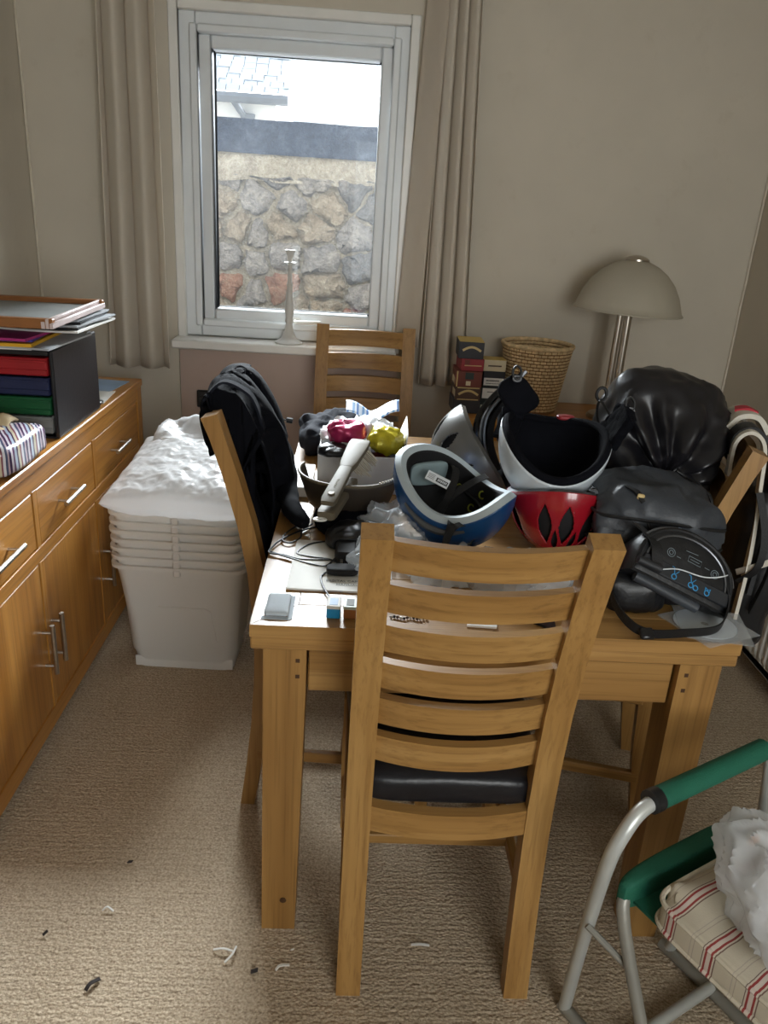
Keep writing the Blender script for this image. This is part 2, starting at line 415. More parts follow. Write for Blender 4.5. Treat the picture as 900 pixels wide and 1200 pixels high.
MB().grid(lambda u, v: V((-2.64 + 4.88 * u, SY - .035 + .006 * nz((u * 30, v * 4, 9), 1), 1.735 + .165 * v + .006 * nz((u * 22, v, 1), 1))), 80, 6).box(-2.64, SY - .028, 1.735, 2.24, SY + .34, 1.895, .01).build('coping', 'coping_blue', gw)
def clip(poly, a, b):
    mid = (a + b) / 2; d = b - a; out = []
    for i in range(len(poly)):
        p, q = poly[i], poly[(i + 1) % len(poly)]; sp, sq = (p - mid).dot(d), (q - mid).dot(d)
        if sp <= 0: out.append(p)
        if (sp < 0) != (sq < 0) and abs(sp - sq) > 1e-12: out.append(p + (q - p) * (sp / (sp - sq)))
    return out
rs = random.Random(11); sites = []
zz = .32; row = 0
while zz < 1.62:
    xx = -2.5 + rs.random() * .15; hh = rs.choice((.10, .14, .19))
    while xx < 2.1:
        ww = rs.uniform(.07, .30); sites.append(V((xx + ww / 2 + rs.uniform(-.02, .02), zz + hh / 2 + rs.uniform(-.055, .055)))); xx += ww
    zz += hh * .93
SM = ['stone_grey', 'stone_rust', 'stone_buff', 'stone_rust', 'stone_dark', 'stone_grey', 'stone_buff']
for i, s0 in enumerate(sites):
    poly = [V((s0.x - .3, s0.y - .3)), V((s0.x + .3, s0.y - .3)), V((s0.x + .3, s0.y + .3)), V((s0.x - .3, s0.y + .3))]
    for j, s1 in enumerate(sites):
        if j != i and (s1 - s0).length < .6 and len(poly) > 2: poly = clip(poly, s0, s1)
    if len(poly) < 3: continue
    c = sum(poly, V((0, 0))) / len(poly); gap = .007 + .010 * rs.random()
    fine = []
    for a in range(len(poly)):
        p, q = poly[a], poly[(a + 1) % len(poly)]
        for t in ((.08, .30, .52, .74, .92) if (q - p).length > .05 else (.5,)): fine.append(p + (q - p) * t)
    def ringp(sc, y, jit): 
        r = []
        for p in fine:
            d = p - c; L = max(.005, d.length - gap); q = c + d.normalized() * L * sc
            q = V((min(q.x, 2.18), min(max(q.y, .02), 1.62)))
            r.append(V((q.x + jit * nz((q.x * 30, q.y * 30, i), 1), y + jit * nz((q.x * 25, q.y * 25, i + 9), 1), q.y + jit * nz((q.x * 30, i, q.y * 30), 1))))
        return r
    pr = rs.uniform(.008, .030)
    o = MB().rings([ringp(1.03, SY + .06, 0), ringp(1.0, SY + .012, .020), ringp(.93, SY + .008 - pr * .6, .028), ringp(.66, SY - pr, .030), ringp(.25, SY - pr * 1.08, .008)], True)
    grey = s0.y > 1.32
    o.build('stone', (rs.choice(['stone_grey', 'stone_grey', 'stone_buff', 'stone_dark']) if grey else rs.choice(SM)), gw)
# house with slate roof
plain('white_render', (240, 240, 238), .85, var=.03); plain('slate', (84, 94, 104), .8, var=.2, vscale=3); plain('gutter_grey', (110, 116, 124), .5)
hs = thing('house', 'white rendered house with slate roof and gutter beyond the garden wall', 'house', (-3, 9.2, -.06))
MB().box(-7, 9.2, -.06, -.95, 13, 2.50).build('wall', 'white_render', hs)
th = math.radians(38); dy, dz = math.cos(th), math.sin(th)
m = MB(); rr = random.Random(3)
MB().add([(-7.1, 8.98, 2.46), (-.82, 8.98, 2.46), (-.82, 8.98 + 3 * dy, 2.46 + 3 * dz), (-7.1, 8.98 + 3 * dy, 2.46 + 3 * dz)], [(0, 1, 2, 3)]).build('roof_deck', 'slate', hs, solid=.06)
for r_ in range(26):
    x = -3.4 - (.11 if r_ % 2 else 0)
    while x < -.84:
        w = .13 + rr.uniform(-.01, .01); s = r_ * .105; t = .012 + rr.uniform(0, .008)
        M = frame((x, 8.95 + s * dy, 2.47 + s * dz + .035), (1, 0, 0), (0, dy, dz), (0, -dz, dy))
        m.box(0, 0, t * .5, min(w - .006, -0.80 - x), .13, t * .5 + .012, 0, M); x += w
stuff(m.build('slates', 'slate', hs, smooth=False))
MB().tube([(-7.1, 8.93, 2.47), (-.8, 8.93, 2.47)], .055, 8).build('gutter', 'gutter_grey', hs)
MB().tube(curve_pts([(-1.36, 8.95, 2.45), (-1.3, 9.02, 2.36), (-1.24, 9.12, 2.26), (-1.22, 9.13, 2.0), (-1.22, 9.13, .2)]), .035, 8).lathe([(.04, 2.20), (.08, 2.32), (.08, 2.34)], (-1.235, 9.12, 0), 10).build('downpipe', 'gutter_grey', hs)

# ---- curtains
def curtain(name, label, xf, z0f, z1, folds, amp, ybase, seed):
    def fn(u, v):
        x0, x1 = xf(v); x = x0 + (x1 - x0) * u
        ph = folds * 2 * PI * u + .5 * math.sin(v * 2.2 + seed) * u
        y = ybase + amp * (.75 + .25 * v) * math.sin(ph + .55 * math.sin(ph)) + .008 * nz((u * 5, v * 3, seed), 1)
        x += amp * .35 * math.cos(ph) * .6
        z = z1 + (z0f - z1) * v + .006 * nz((u * 6, 0, seed), 1) * v
        return V((x, y, z))
    o = MB().grid(fn, 120, 30).build(name, 'curtain_cloth', solid=.003); return o
tag(curtain('curtain', 'long cream curtain hanging left of the window behind the sideboard end', lambda v: (-.965 - .035 * v, -.755 + .01 * v), 0.842, 2.40, 2.6, .036, 3.215, 1.0), 'long cream curtain hanging above the oak sideboard end', 'curtain', 'pair of cream curtains')
cr = tag(curtain('curtain', '', lambda v: (.262 - .0 * v, .392 + .075 * v), 0.83, 2.40, 3.5, .032, 3.225, 2.3), 'long cream curtain hanging above the chest with the stacked boxes', 'curtain', 'pair of cream curtains')
MB().grid(lambda u, v: V((.205 - .045 * v + (.075 + .02 * v) * u, 3.272 - .05 * u + .006 * math.sin(u * 5 + v * 3), 2.40 - 1.42 * v)), 14, 24).build('lining_edge', film_mat('curtain_lining', (230, 220, 205), 0.0, 0.5, 0.9, 200, .1), cr, solid=.002)
# black wall socket
sk = thing('wall_socket', 'black square socket plate on the wall below the window', 'socket', (-.635, WY, .66))
MB().box(-.664, WY - .012, .664, -.592, WY + .014, .738, .004).build('plate', plain('black_plastic', (22, 22, 24), .35), sk)
for dx in (-.05, -.022): MB().box(-.60 + dx, WY - .016, .69, -.60 + dx + .014, WY - .011, .712, .002).build('switch', plain('dark_switch', (40, 40, 42), .3), sk)
# radiator on the right wall
plain('radiator_white', (222, 220, 212), .35, var=.03)
ra = thing('radiator', 'white ridged panel radiator on the wall beside the table', 'radiator', (1.5, 2.1, .08))
def radf(u, v):
    y = 1.35 + 1.24 * u; x = 1.44 + .010 * (0.5 + .5 * math.tanh(3 * math.sin(2 * PI * u * 36)))
    z = .09 + .68 * v
    if v < .04 or v > .96: x = 1.447
    return V((x, y, z))
MB().grid(radf, 434, 30).build('front_panel', 'radiator_white', ra)
MB().box(1.447, 1.35, .08, 1.53, 2.59, .775, .008).build('body', 'radiator_white', ra)
MB().box(1.44, 1.345, .775, 1.54, 2.595, .79, .004).build('top_grille', 'radiator_white', ra)
MB().box(1.50, 1.5, .3, 1.596, 1.53, .6).build('bracket', 'radiator_white', ra)
MB().box(1.50, 2.4, .3, 1.596, 2.43, .6).build('bracket', 'radiator_white', ra)
MB().tube([(1.50, 2.61, .12), (1.50, 2.61, 0)], .009).lathe([(.016, .12), (.018, .14), (.018, .19), (.012, .2)], (1.5, 2.61, 0), 10).box(1.49, 2.58, .125, 1.51, 2.61, .145).build('valve', 'white_gloss_paint', ra)
for k, (x0, x1) in enumerate(((XL, wx0), (wx1, XR))):
    pass
struct(MB().box(XR - .014, YF, 0, XR, WY, .10, .004).build('baseboard_right', 'white_gloss_paint'))
struct(MB().box(XL, WY - .014, 0, XR - .014, WY, .10, .004).build('baseboard_back', 'white_gloss_paint'))

# ================================================================== FURNITURE
# ---- dining table
plain('dark_knot', (70, 44, 24), .5); plain('black_leather', (26, 26, 30), .38, bmp=.35, bscale=40, var=.2)
TX0, TX1, TY0, TY1, TZ = -.172, .762, 1.277, 2.62, .77
tb = thing('dining_table', 'rectangular oak dining table heaped with helmets and bags', 'table', ((TX0 + TX1) / 2, (TY0 + TY1) / 2, 0))
def wood(m, axis, kit=OAK): return kit[axis]
zt0 = TZ - .026
bw = .085
# top layer: mitred border boards round cross boards
g = .0008
def mitre(p): return MB().prism(p, zt0, TZ)
mitre([(TX0, TY0), (TX1, TY0), (TX1 - bw, TY0 + bw - g), (TX0 + bw, TY0 + bw - g)]).build('board', OAK[0], tb, smooth=False)
mitre([(TX0, TY1), (TX1, TY1), (TX1 - bw, TY1 - bw + g), (TX0 + bw, TY1 - bw + g)]).build('board', OAK[0], tb, smooth=False)
mitre([(TX0, TY0 + .001), (TX0, TY1 - .001), (TX0 + bw - g, TY1 - bw - .001), (TX0 + bw - g, TY0 + bw + .001)]).build('board', OAK[1], tb, smooth=False)
mitre([(TX1, TY0 + .001), (TX1, TY1 - .001), (TX1 - bw + g, TY1 - bw - .001), (TX1 - bw + g, TY0 + bw + .001)]).build('board', OAK[1], tb, smooth=False)
nb = 9; step = (TY1 - TY0 - 2 * bw) / nb
for k in range(nb):
    MB().box(TX0 + bw, TY0 + bw + k * step + g, zt0, TX1 - bw, TY0 + bw + (k + 1) * step - g, TZ, .0012).build('board', OAK[0], tb, smooth=False)
MB().box(TX0 + .001, TY0 + .001, .717, TX1 - .001, TY1 - .001, zt0 - .0015, .003).build('extension_leaf', OAK[0], tb, smooth=False)
for a in ((TX0 + .024, TY0 + .010, 1, 1), (TX1 - .024, TY0 + .010, -1, 1), (TX0 + .024, TY1 - .010, 1, -1), (TX1 - .024, TY1 - .010, -1, -1)):
    x, y, sx, sy = a; w = .082
    rg = []
    for z, k in ((.717, w), (.60, w), (0, w - .010)):
        rg.append([V((x, y, z)), V((x + sx * k, y, z)), V((x + sx * k, y + sy * k, z)), V((x, y + sy * k, z))])
    lg = MB().rings(rg).build('leg', OAK[2], tb, smooth=False)
    if sy > 0:
        for z in (.690, .655):
            MB().box(x + sx * .066 - .004, y - .0008, z - .004, x + sx * .066 + .004, y + .003, z + .004).build('peg', 'dark_knot', lg)
    if sx > 0 and sy > 0:
        MB().lathe([(.0001, -.0006), (.007, -.0004), (.0075, .001)], (0, 0, 0), 8, M=frame((x + .046, y - .0006, .085), (1, 0, 0), (0, 0, 1.6), (0, -1, 0))).build('knot', 'dark_knot', lg)
ax0, ax1 = TX0 + .03, TX1 - .03
MB().box(ax0 + .08, TY0 + .028, .612, ax1 - .08, TY0 + .05, .7165, .002).build('apron', OAK[0], tb, smooth=False)
MB().box(ax0 + .08, TY1 - .05, .612, ax1 - .08, TY1 - .028, .7165, .002).build('apron', OAK[0], tb, smooth=False)
MB().box(ax0 + .012, TY0 + .09, .612, ax0 + .034, TY1 - .09, .7165, .002).build('apron', OAK[1], tb, smooth=False)
MB().box(ax1 - .034, TY0 + .09, .612, ax1 - .012, TY1 - .09, .7165, .002).build('apron', OAK[1], tb, smooth=False)

# ---- slat-back dining chairs (prototype at the origin, sitter faces +y)
def make_chair(kit):
    t = thing('dining_chair', 'x', 'chair')
    prof = [(0, -.004), (.12, .012), (.25, .026), (.38, .034), (.46, .035), (.56, .030), (.68, .018), (.80, -.006), (.92, -.040), (1.0, -.066), (1.055, -.086)]
    def py(z):
        for (a, b), (c, d) in zip(prof, prof[1:]):
            if a <= z <= c: return b + (d - b) * (z - a) / (c - a)
        return prof[-1][1]
    W, pw, pd = .197, .049, .036
    for s in (-1, 1):
        rg = []
        for i, (z, y) in enumerate(prof):
            zz = z
            x0, x1 = s * W, s * (W - pw); d = pd + .006 * math.sin(PI * min(1, z / .9))
            dz = -.006 if i == len(prof) - 1 else 0
            rg.append([V((x0, y - d / 2, zz + dz)), V((x1, y - d / 2, zz + dz)), V((x1, y + d / 2, zz + (.006 if dz else 0))), V((x0, y + d / 2, zz + (.006 if dz else 0)))])
        MB().rings(rg).build('back_post', kit[2], t, local=True, smooth=True, ang=25)
    for z0, z1 in ((.980, 1.040), (.894, .953), (.807, .866), (.723, .781), (.640, .698), (.553, .611)):
        rg = []
        for k in range(13):
            u = k / 12 * 2 - 1; x = u * (W - pw + .004); bow = -.030 * (1 - u * u)
            r = []
            for z, dd in ((z0, -.010), (z1, -.010), (z1, .010), (z0, .010)): r.append(V((x, py(z) + .008 + bow + dd, z)))
            rg.append(r)
        MB().rings(rg).build('slat', kit[0], t, local=True, ang=30)
    rg = []
    for k in range(13):
        u = k / 12 * 2 - 1; x = u * (W - pw + .004); bow = -.022 * (1 - u * u)
        rg.append([V((x, .03 + bow + d, z)) for z, d in ((.395, -.012), (.452, -.012), (.452, .012), (.395, .012))])
    MB().rings(rg).build('seat_rail', kit[0], t, local=True, ang=30)
    for s in (-1, 1):
        rg = [[V((s * (a), b, z)) for a, b in ((.163, .435), (.205, .435), (.205, .477), (.163, .477))] for z in (.40, .2)] + [[V((s * (a), b, 0)) for a, b in ((.171, .441), (.200, .441), (.200, .471), (.171, .471))]]
        MB().rings(rg).build('front_leg', kit[2], t, local=True, smooth=False)
        MB().add(*[[ ]]*2) if False else None
        MB().box(s * .178, .045, .385, s * .200, .44, .445, .003).build('seat_rail', kit[1], t, local=True, smooth=False)
        MB().box(s * .178, .02, .148, s * .198, .45, .178, .003).build('stretcher', kit[1], t, local=True, smooth=False)
    MB().box(-.165, .452, .385, .165, .474, .445, .003).build('seat_rail', kit[0], t, local=True, smooth=False)
    MB().box(-.185, .235, .150, .185, .255, .176, .003).build('stretcher', kit[0], t, local=True, smooth=False)
    def dsp(p, d):
        k = 1 + .10 * (p.y / .24); q = V((p.x * k, p.y, p.z + .010 * (1 - (p.x / .22) ** 2) * max(0, d.z) + .003 * nz(p, 14)))
        return q
    MB().sup((0, .250, .475), (.192, .220, .034), .35, .22, 56, 22, dsp).build('seat_cushion', 'black_leather', t, local=True)
    return t
def place(t, x, y, deg): t.location = (x, y, 0); t.rotation_euler = (0, 0, math.radians(deg)); return t
CG = 'oak slat-back chairs round the dining table'
c0 = make_chair(OAK)
tag(place(c0, .218, 1.153, 0), 'oak slat-back dining chair between the long table legs and the camp chair', 'chair', CG)
c0['label'] = 'oak slat-back dining chair with all six slats in clear view, nothing on its back'
c1 = tag(place(copy_thing(c0), -.217, 1.868, -93), 'oak slat-back dining chair with the black jacket over its back', 'chair', CG)
c2 = tag(place(copy_thing(c0), .040, 3.110, 180), 'oak slat-back dining chair standing under the window sill', 'chair', CG)
c3 = tag(place(copy_thing(c0), .848, 1.806, 76), 'oak slat-back dining chair with the rucksack straps hanging on its back', 'chair', CG)

# ---- sideboard along the left wall
plain('brushed_steel', (190, 186, 178), .32, 1.0, var=.06, vscale=40)
plain('dark_gap', (44, 26, 12), .7)
SX, SZ, SYA, SYB = -.8286, .83, 1.30, 3.044
sb = thing('sideboard', 'long golden oak sideboard with steel bar handles against the wall', 'sideboard', (-1.05, 2.17, 0))
MB().box(-1.268, SYA, SZ - .026, SX + .006, SYB, SZ, .003).build('top', OAKS[1], sb, smooth=False)
MB().box(-1.262, SYA + .01, .03, SX - .024, SYB - .004, SZ - .026).build('carcass', OAKS[1], sb, smooth=False)
MB().box(SX - .05, SYB - .062, 0, SX, SYB, SZ - .0265, .002).build('corner_post', OAKS[2], sb, smooth=False)
MB().box(SX - .05, SYA, 0, SX, SYA + .06, SZ - .0265, .002).build('corner_post', OAKS[2], sb, smooth=False)
MB().box(SX - .024, SYA + .06, .752, SX - .001, SYB - .062, SZ - .0265, .001).build('rail', OAKS[1], sb, smooth=False)
MB().box(SX - .024, SYA + .06, .548, SX - .001, SYB - .062, .588, .001).build('rail', OAKS[1], sb, smooth=False)
MB().box(SX - .024, SYA + .06, .030, SX - .001, SYB - .062, .085, .001).build('rail', OAKS[1], sb, smooth=False)
for y in (1.955, 2.445):
    MB().box(SX - .024, y, .588, SX - .001, y + .026, .752, .001).build('divider', OAKS[2], sb, smooth=False)
    MB().box(SX - .024, y - (.008 if y > 2.2 else 0), .085, SX - .001, y + .016, .548, .001).build('divider', OAKS[2], sb, smooth=False)
def bar_handle(parent, c, axis, L):
    c = V(c); d = V((0, 1, 0)) if axis == 'y' else V((0, 0, 1))
    MB().tube([c - d * L / 2 + V((.030, 0, 0)), c + d * L / 2 + V((.030, 0, 0))], .0068, 12).tube([c - d * L * .34 - V((.004, 0, 0)), c - d * L * .34 + V((.03, 0, 0))], .0045, 8).tube([c + d * L * .34 - V((.004, 0, 0)), c + d * L * .34 + V((.03, 0, 0))], .0045, 8).build('handle', 'brushed_steel', parent)
for y0, y1, yh in ((2.475, 2.979, 2.69), (1.985, 2.441, 2.185), (1.365, 1.951, 1.735)):
    d = MB().box(SX - .026, y0, .592, SX - .003, y1, .748, .002).build('drawer', OAKS[1], sb, smooth=False)
    bar_handle(d, (SX - .003, yh, .663), 'y', .155)
for y0, y1, yh in ((2.465, 2.979, 2.47 + .01), (1.975, 2.433, 1.985 + .012), (1.365, 1.951, 1.925)):
    d = MB().box(SX - .026, y0, .089, SX - .003, y1, .544, .002).build('door', OAKS[2], sb, smooth=False)
    bar_handle(d, (SX - .003, yh, .295), 'z', .155)

# ---- chest of drawers in the far right corner
ch = thing('chest_of_drawers', 'low oak chest of drawers behind the helmets holding lamp and basket', 'chest', (.85, 3.1, 0))
CX0, CX1, CY0, CY1, CZ = .425, 1.30, 2.915, 3.295, .77
MB().box(CX0, CY0, CZ - .03, CX1, CY1, CZ, .003).build('top', OAKS[0], ch, smooth=False)
MB().box(CX0 + .008, CY0 + .03, .05, CX1 - .008, CY1 - .004, CZ - .03).build('carcass', OAKS[2], ch, smooth=False)
for x in (CX0 + .004, CX1 - .054): MB().box(x, CY0 + .006, 0, x + .05, CY0 + .05, CZ - .0305, .002).build('corner_post', OAKS[2], ch, smooth=False)
for x in (CX0 + .004, CX1 - .054): MB().box(x, CY1 - .06, 0, x + .05, CY1 - .004, .06, .002).build('foot', OAKS[2], ch, smooth=False)
for z0, z1 in ((.58, .715), (.40, .565), (.20, .385), (.08, .19)):
    for x0, x1 in ((CX0 + .06, .858), (.866, CX1 - .06)):
        d = MB().box(x0, CY0 + .009, z0, x1, CY0 + .032, z1, .002).build('drawer', OAKS[0], ch, smooth=False)
        xm = (x0 + x1) / 2; zc = (z0 + z1) / 2 - .02
        MB().tube([(xm - .08, CY0 - .02, zc), (xm + .08, CY0 - .02, zc)], .0068, 10).tube([(xm - .05, CY0 - .02, zc), (xm - .05, CY0 + .012, zc)], .0045, 6).tube([(xm + .05, CY0 - .02, zc), (xm + .05, CY0 + .012, zc)], .0045, 6).build('handle', 'brushed_steel', d)

# ---- nested plastic storage tubs with wrapped bundle on top
def tub_shell(x0, y0, x1, y1, z0, h, tap, M=None, n=10):
    """open tapered tub with rounded corners and a rolled rim; returns builder"""
    def rr(ix, z, rad):
        pts = []
        X0, Y0, X1, Y1 = x0 + ix, y0 + ix, x1 - ix, y1 - ix
        for cx, cy, a0 in ((X1 - rad, Y1 - rad, 0), (X0 + rad, Y1 - rad, 90), (X0 + rad, Y0 + rad, 180), (X1 - rad, Y0 + rad, 270)):
            for k in range(6):
                a = math.radians(a0 + 18 * k); pts.append(V((cx + rad * math.cos(a), cy + rad * math.sin(a), z)))
        return pts
    zt = z0 + h
    R = [rr(tap + .004, z0 + .003, .03), rr(tap, z0, .035), rr(tap * .97, z0 + .012, .04), rr(tap * .80, z0 + h * .15, .04), rr(tap * .78 - .003, z0 + h * .17, .04), rr(.018, zt - .045, .045), rr(.012, zt - .043, .045), rr(.010, zt - .012, .045), rr(-.004, zt - .012, .05), rr(-.004, zt, .05), rr(.008, zt, .045),
         rr(.013, zt - .04, .043), rr(tap * .8 + .003, z0 + h * .18, .036), rr(tap + .004, z0 + .006, .03)]
    return MB().rings(R, True, True, False, M)
tubc = V((-.527, 2.425)); ang = math.radians(-2)
n_t = 7
for k in range(n_t):
    t = thing('storage_tub', 'frosted plastic storage tub nested in the stack beside the sideboard, empty', 'tub', (tubc.x, tubc.y, k * .030), ang, 'nested frosted storage tubs')
    t['label'] = 'frosted storage tub, %s of the nested stack beside the sideboard' % ('lowest', 'second from the bottom', 'third from the bottom', 'middle one', 'third from the top', 'second from the top', 'topmost')[k]
    h = .40
    tub_shell(-.215 + .002 * (k % 2), -.165, .215, .165, 0, h, .052).build('shell', 'frosted_tub_plastic', t, local=True)
    for s in (-1, 1): MB().box(-.012, s * .160, h - .030, .012, s * .172, h - .004, .004).build('grip', 'frosted_tub_plastic', t, local=True)
    if k == 0:
        t['label'] = 'frosted storage tub at the foot of the nested stack, whole wall showing'; pass
        # raised panel outline on the front wall
        def ppt(x, z): yy = -.165 + .052 * (1 - z / h) * .9; return V((x, yy - .0015, z))
        MB().tube([ppt(-.07, .25), ppt(.085, .25), ppt(.10, .24), ppt(.115, .12)], .0022, 6).build('moulded_line', 'frosted_tub_plastic', t, local=True)
        MB().box(-.165, -.118, .005, .165, -.1135, .045, .002).build('base_step', 'frosted_tub_plastic', t, local=True)
zb = .40 + (n_t - 1) * .030
bd = thing('wrapped_bundle', 'bundle wrapped in clear milky plastic lying on the stacked tubs', 'bundle', (tubc.x, tubc.y, zb))
Mb = Matrix.Translation((tubc.x + .012, tubc.y + .03, zb + .060)) @ Matrix.Rotation(math.radians(-4), 4, 'Z') @ Matrix.Rotation(math.radians(9), 4, 'X')
def pillow(sgn):
    def f(u, v):
        a, b = 2 * u - 1, 2 * v - 1
        k = max(0, (1 - abs(a) ** 3.5)) ** .40 * max(0, (1 - abs(b) ** 3.5)) ** .40
        pin = 1 - .07 * (1 - abs(b)) * abs(a) ** 6; pib = 1 - .07 * (1 - abs(a)) * abs(b) ** 6
        x, y = a * .225 * pin, b * .235 * pib
        w = .012 * nz((x, y, sgn), 13, 2) + .010 * (abs(nz((x, y, sgn), 21, 4)) - .2) + .006 * abs(nz((x, y, sgn), 46, 7))
        corner = .03 * max(0, abs(a) - .6) * max(0, abs(b) - .6) * 6
        z = sgn * ((.070 if sgn > 0 else .055) * k + w * k) + corner * .5 + (.004 * nz((x, y, 0), 18) if k < .2 else 0)
        return V((x, y, z))
    return f
MB().grid(pillow(1), 90, 90, M=Mb).grid(pillow(-1), 60, 60, M=Mb).build('wrap', 'milky_wrap_film', bd, ang=70)
def flap(u, v):
    p = V((-.17 + .36 * u, .12 + .17 * v, .050 + .055 * v - .02 * v * v + .014 * math.sin(u * 9 + v * 4) + .010 * nz((u * 8, v * 8, 2), 1)))
    p.x *= 1 - .25 * v; p.x -= .03 * v; return p
MB().grid(flap, 30, 14, M=Mb).build('loose_flap', 'milky_wrap_film', bd, solid=.0006)
def flap2(u, v):
    return V((.175 + .065 * v + .012 * math.sin(u * 8), -.20 + .2 * u, -.015 - .05 * v + .012 * nz((u * 9, v * 7, 5), 1)))
MB().grid(flap2, 20, 8, M=Mb).build('loose_flap', 'milky_wrap_film', bd, solid=.0006)

# ================================================================== THINGS ON THE SIDEBOARD, SILL AND CHEST
plain('black_card', (30, 31, 35), .34, bmp=.1); plain('grey_card', (128, 130, 128), .7); plain('paper_white', (232, 230, 224), .8, var=.04)
plain('paper_grey', (176, 180, 184), .7); plain('paper_blue', (150, 176, 206), .6); plain('yellow_paper', (226, 172, 40), .7); plain('magenta_paper', (176, 46, 120), .6)
plain('violet_paper', (70, 56, 140), .6); plain('red_card', (164, 30, 36), .5); plain('navy_card', (34, 42, 78), .5); plain('green_card', (16, 84, 46), .5)
plain('pink_white_paint', (214, 198, 196), .4); plain('mid_wood', (150, 98, 54), .45); plain('beige_cloth', (206, 186, 150), .9, bmp=.3)
plain('gold_print', (196, 172, 116), .5); plain('black_gloss', (14, 14, 16), .16)
fu = thing('file_drawer_unit', 'black desk tray unit with red, navy and green drawers on the sideboard', 'tray unit', (-1.0, 2.37, SZ))
FX0, FX1, FY0, FY1, FZ1 = -1.165, -.832, 2.185, 2.560, 1.082
MB().box(FX1 - .012, FY0, SZ, FX1, FY1, FZ1, .004).build('side_panel', 'black_card', fu)
MB().box(FX0, FY0, SZ, FX0 + .012, FY1, FZ1, .004).build('side_panel', 'black_card', fu)
MB().box(FX0 + .012, FY0, FZ1 - .016, FX1 - .012, FY1, FZ1, .003).build('top_panel', 'black_card', fu)
MB().box(FX0 + .012, FY1 - .01, SZ, FX1 - .012, FY1, FZ1 - .016).build('back_panel', 'black_card', fu)
MB().box(FX0 + .012, FY0 + .004, SZ, FX1 - .012, FY1 - .01, SZ + .006).build('base_panel', 'black_card', fu)
for c, z0, z1, nm in (('red_card', 1.008, 1.058, 'red'), ('navy_card', .952, 1.002, 'navy blue'), ('green_card', .896, .946, 'green'), ('grey_card', .842, .890, 'dark grey')):
    d = MB().box(FX0 + .014, FY0 + .008, z0, FX1 - .020, FY1 - .014, z1, .004).build('drawer', c, fu); lab(d, nm + ' card drawer front')
    MB().box(FX0 + .014, FY0 + .003, z0 + .014, FX1 - .022, FY0 + .010, z0 + .018, .001).box(FX0 + .014, FY0 + .004, z1 - .012, FX1 - .022, FY0 + .010, z1 - .006, .001).build('lip', c, d)
# papers on the unit
def sheet(name, label, cat, x0, y0, x1, y1, z, t, rot, mat, group=None, curl=0.0):
    cx, cy = (x0 + x1) / 2, (y0 + y1) / 2; M = Matrix.Translation((cx, cy, z)) @ Matrix.Rotation(math.radians(rot), 4, 'Z')
    w, h = (x1 - x0) / 2, (y1 - y0) / 2
    nx, ny = 10, 10; top = []; bot = []
    m = MB()
    f = lambda u, v, dz: V((-w + 2 * w * u, -h + 2 * h * v, dz + curl * (abs(u - .5) * 2) ** 2.5 * (.6 + .4 * nz((u * 3, v * 3, z * 50), 1))))
    m.grid(lambda u, v: f(u, v, t), nx, ny, M=M).grid(lambda u, v: f(u, v, 0), nx, ny, M=M)
    per = [(i / (nx - 1), 0) for i in range(nx)] + [(1, i / (ny - 1)) for i in range(1, ny)] + [(1 - i / (nx - 1), 1) for i in range(1, nx)] + [(0, 1 - i / (ny - 1)) for i in range(1, ny - 1)]
    m.rings([[f(a, b, 0) for a, b in per], [f(a, b, t) for a, b in per]], False, True, M=M)
    return tag(m.build(name, mat), label, cat, group)
z = FZ1
G = 'papers piled on the black tray unit'
sheet('envelope', 'cream envelope lying lowest in the paper pile on the black tray unit', 'envelope', -1.15, 2.17, -.89, 2.38, z, .004, 3, 'paper_white', G); z += .004
sheet('leaflet', 'pale grey leaflet spread over the black tray unit under the yellow folder', 'leaflet', -1.13, 2.17, -.82, 2.47, z, .005, -4, 'paper_grey', G); z += .005
sheet('folder', 'yellow card folder edge showing in the paper pile', 'folder', -1.15, 2.165, -.885, 2.45, z, .009, 2, 'yellow_paper', G); z += .009
sheet('folder', 'violet card folder above the yellow one in the paper pile', 'folder', -1.16, 2.19, -.90, 2.46, z, .007, 5, 'violet_paper', G); z += .007
sheet('folder', 'magenta card folder with raised corner in the paper pile', 'folder', -1.15, 2.17, -.885, 2.46, z, .007, -3, 'magenta_paper', G); z += .007
for k in range(5):
    sheet('magazine', ('white bottom magazine of the sloping stack beside the folders', 'black covered magazine above the white one on the tray unit', 'silver grey magazine in the middle of the stack on the tray unit', 'black magazine with bent cover just under the blue-grey one', 'blue-grey top magazine below the framed picture')[k], 'magazine',
          -1.02 + .012 * k, 2.29 + .01 * k, -.79 + (.006, -.012, .004, -.008, -.010)[k], 2.60, z + .0005 + k * .0065, .0055, (-3, 2, -5, 1, -2)[k], ('paper_white', 'black_card', 'paper_grey', 'black_card', 'paper_grey')[k], G, .004)
pf = thing('picture_frame', 'wood-edged picture frame lying face down on the paper pile', 'picture frame', (-1.0, 2.34, 1.15))
Mp = Matrix.Translation((-1.0, 2.345, 1.151)) @ Matrix.Rotation(math.radians(.5), 4, 'X') @ Matrix.Rotation(math.radians(-.6), 4, 'Y')
MB().box(-.2, -.225, 0, .2, -.200, .026, .003, Mp).build('moulding', 'mid_wood', pf)
MB().box(-.2, .200, 0, .2, .225, .026, .003, Mp).build('moulding', 'mid_wood', pf)
MB().box(-.2, -.2, 0, -.175, .2, .026, .003, Mp).build('moulding', 'mid_wood', pf)
m = MB()
for a, b, c in ((.170, .182, .020), (.182, .192, .026), (.192, .202, .016)): m.box(a, -.226, 0, b, .226, c, .002, Mp)
lab(m.build('moulding', 'pink_white_paint', pf), 'pale stepped end moulding')
MB().box(-.176, -.201, .002, .176, .201, .012, 0, Mp).build('backing_board', 'grey_card', pf)
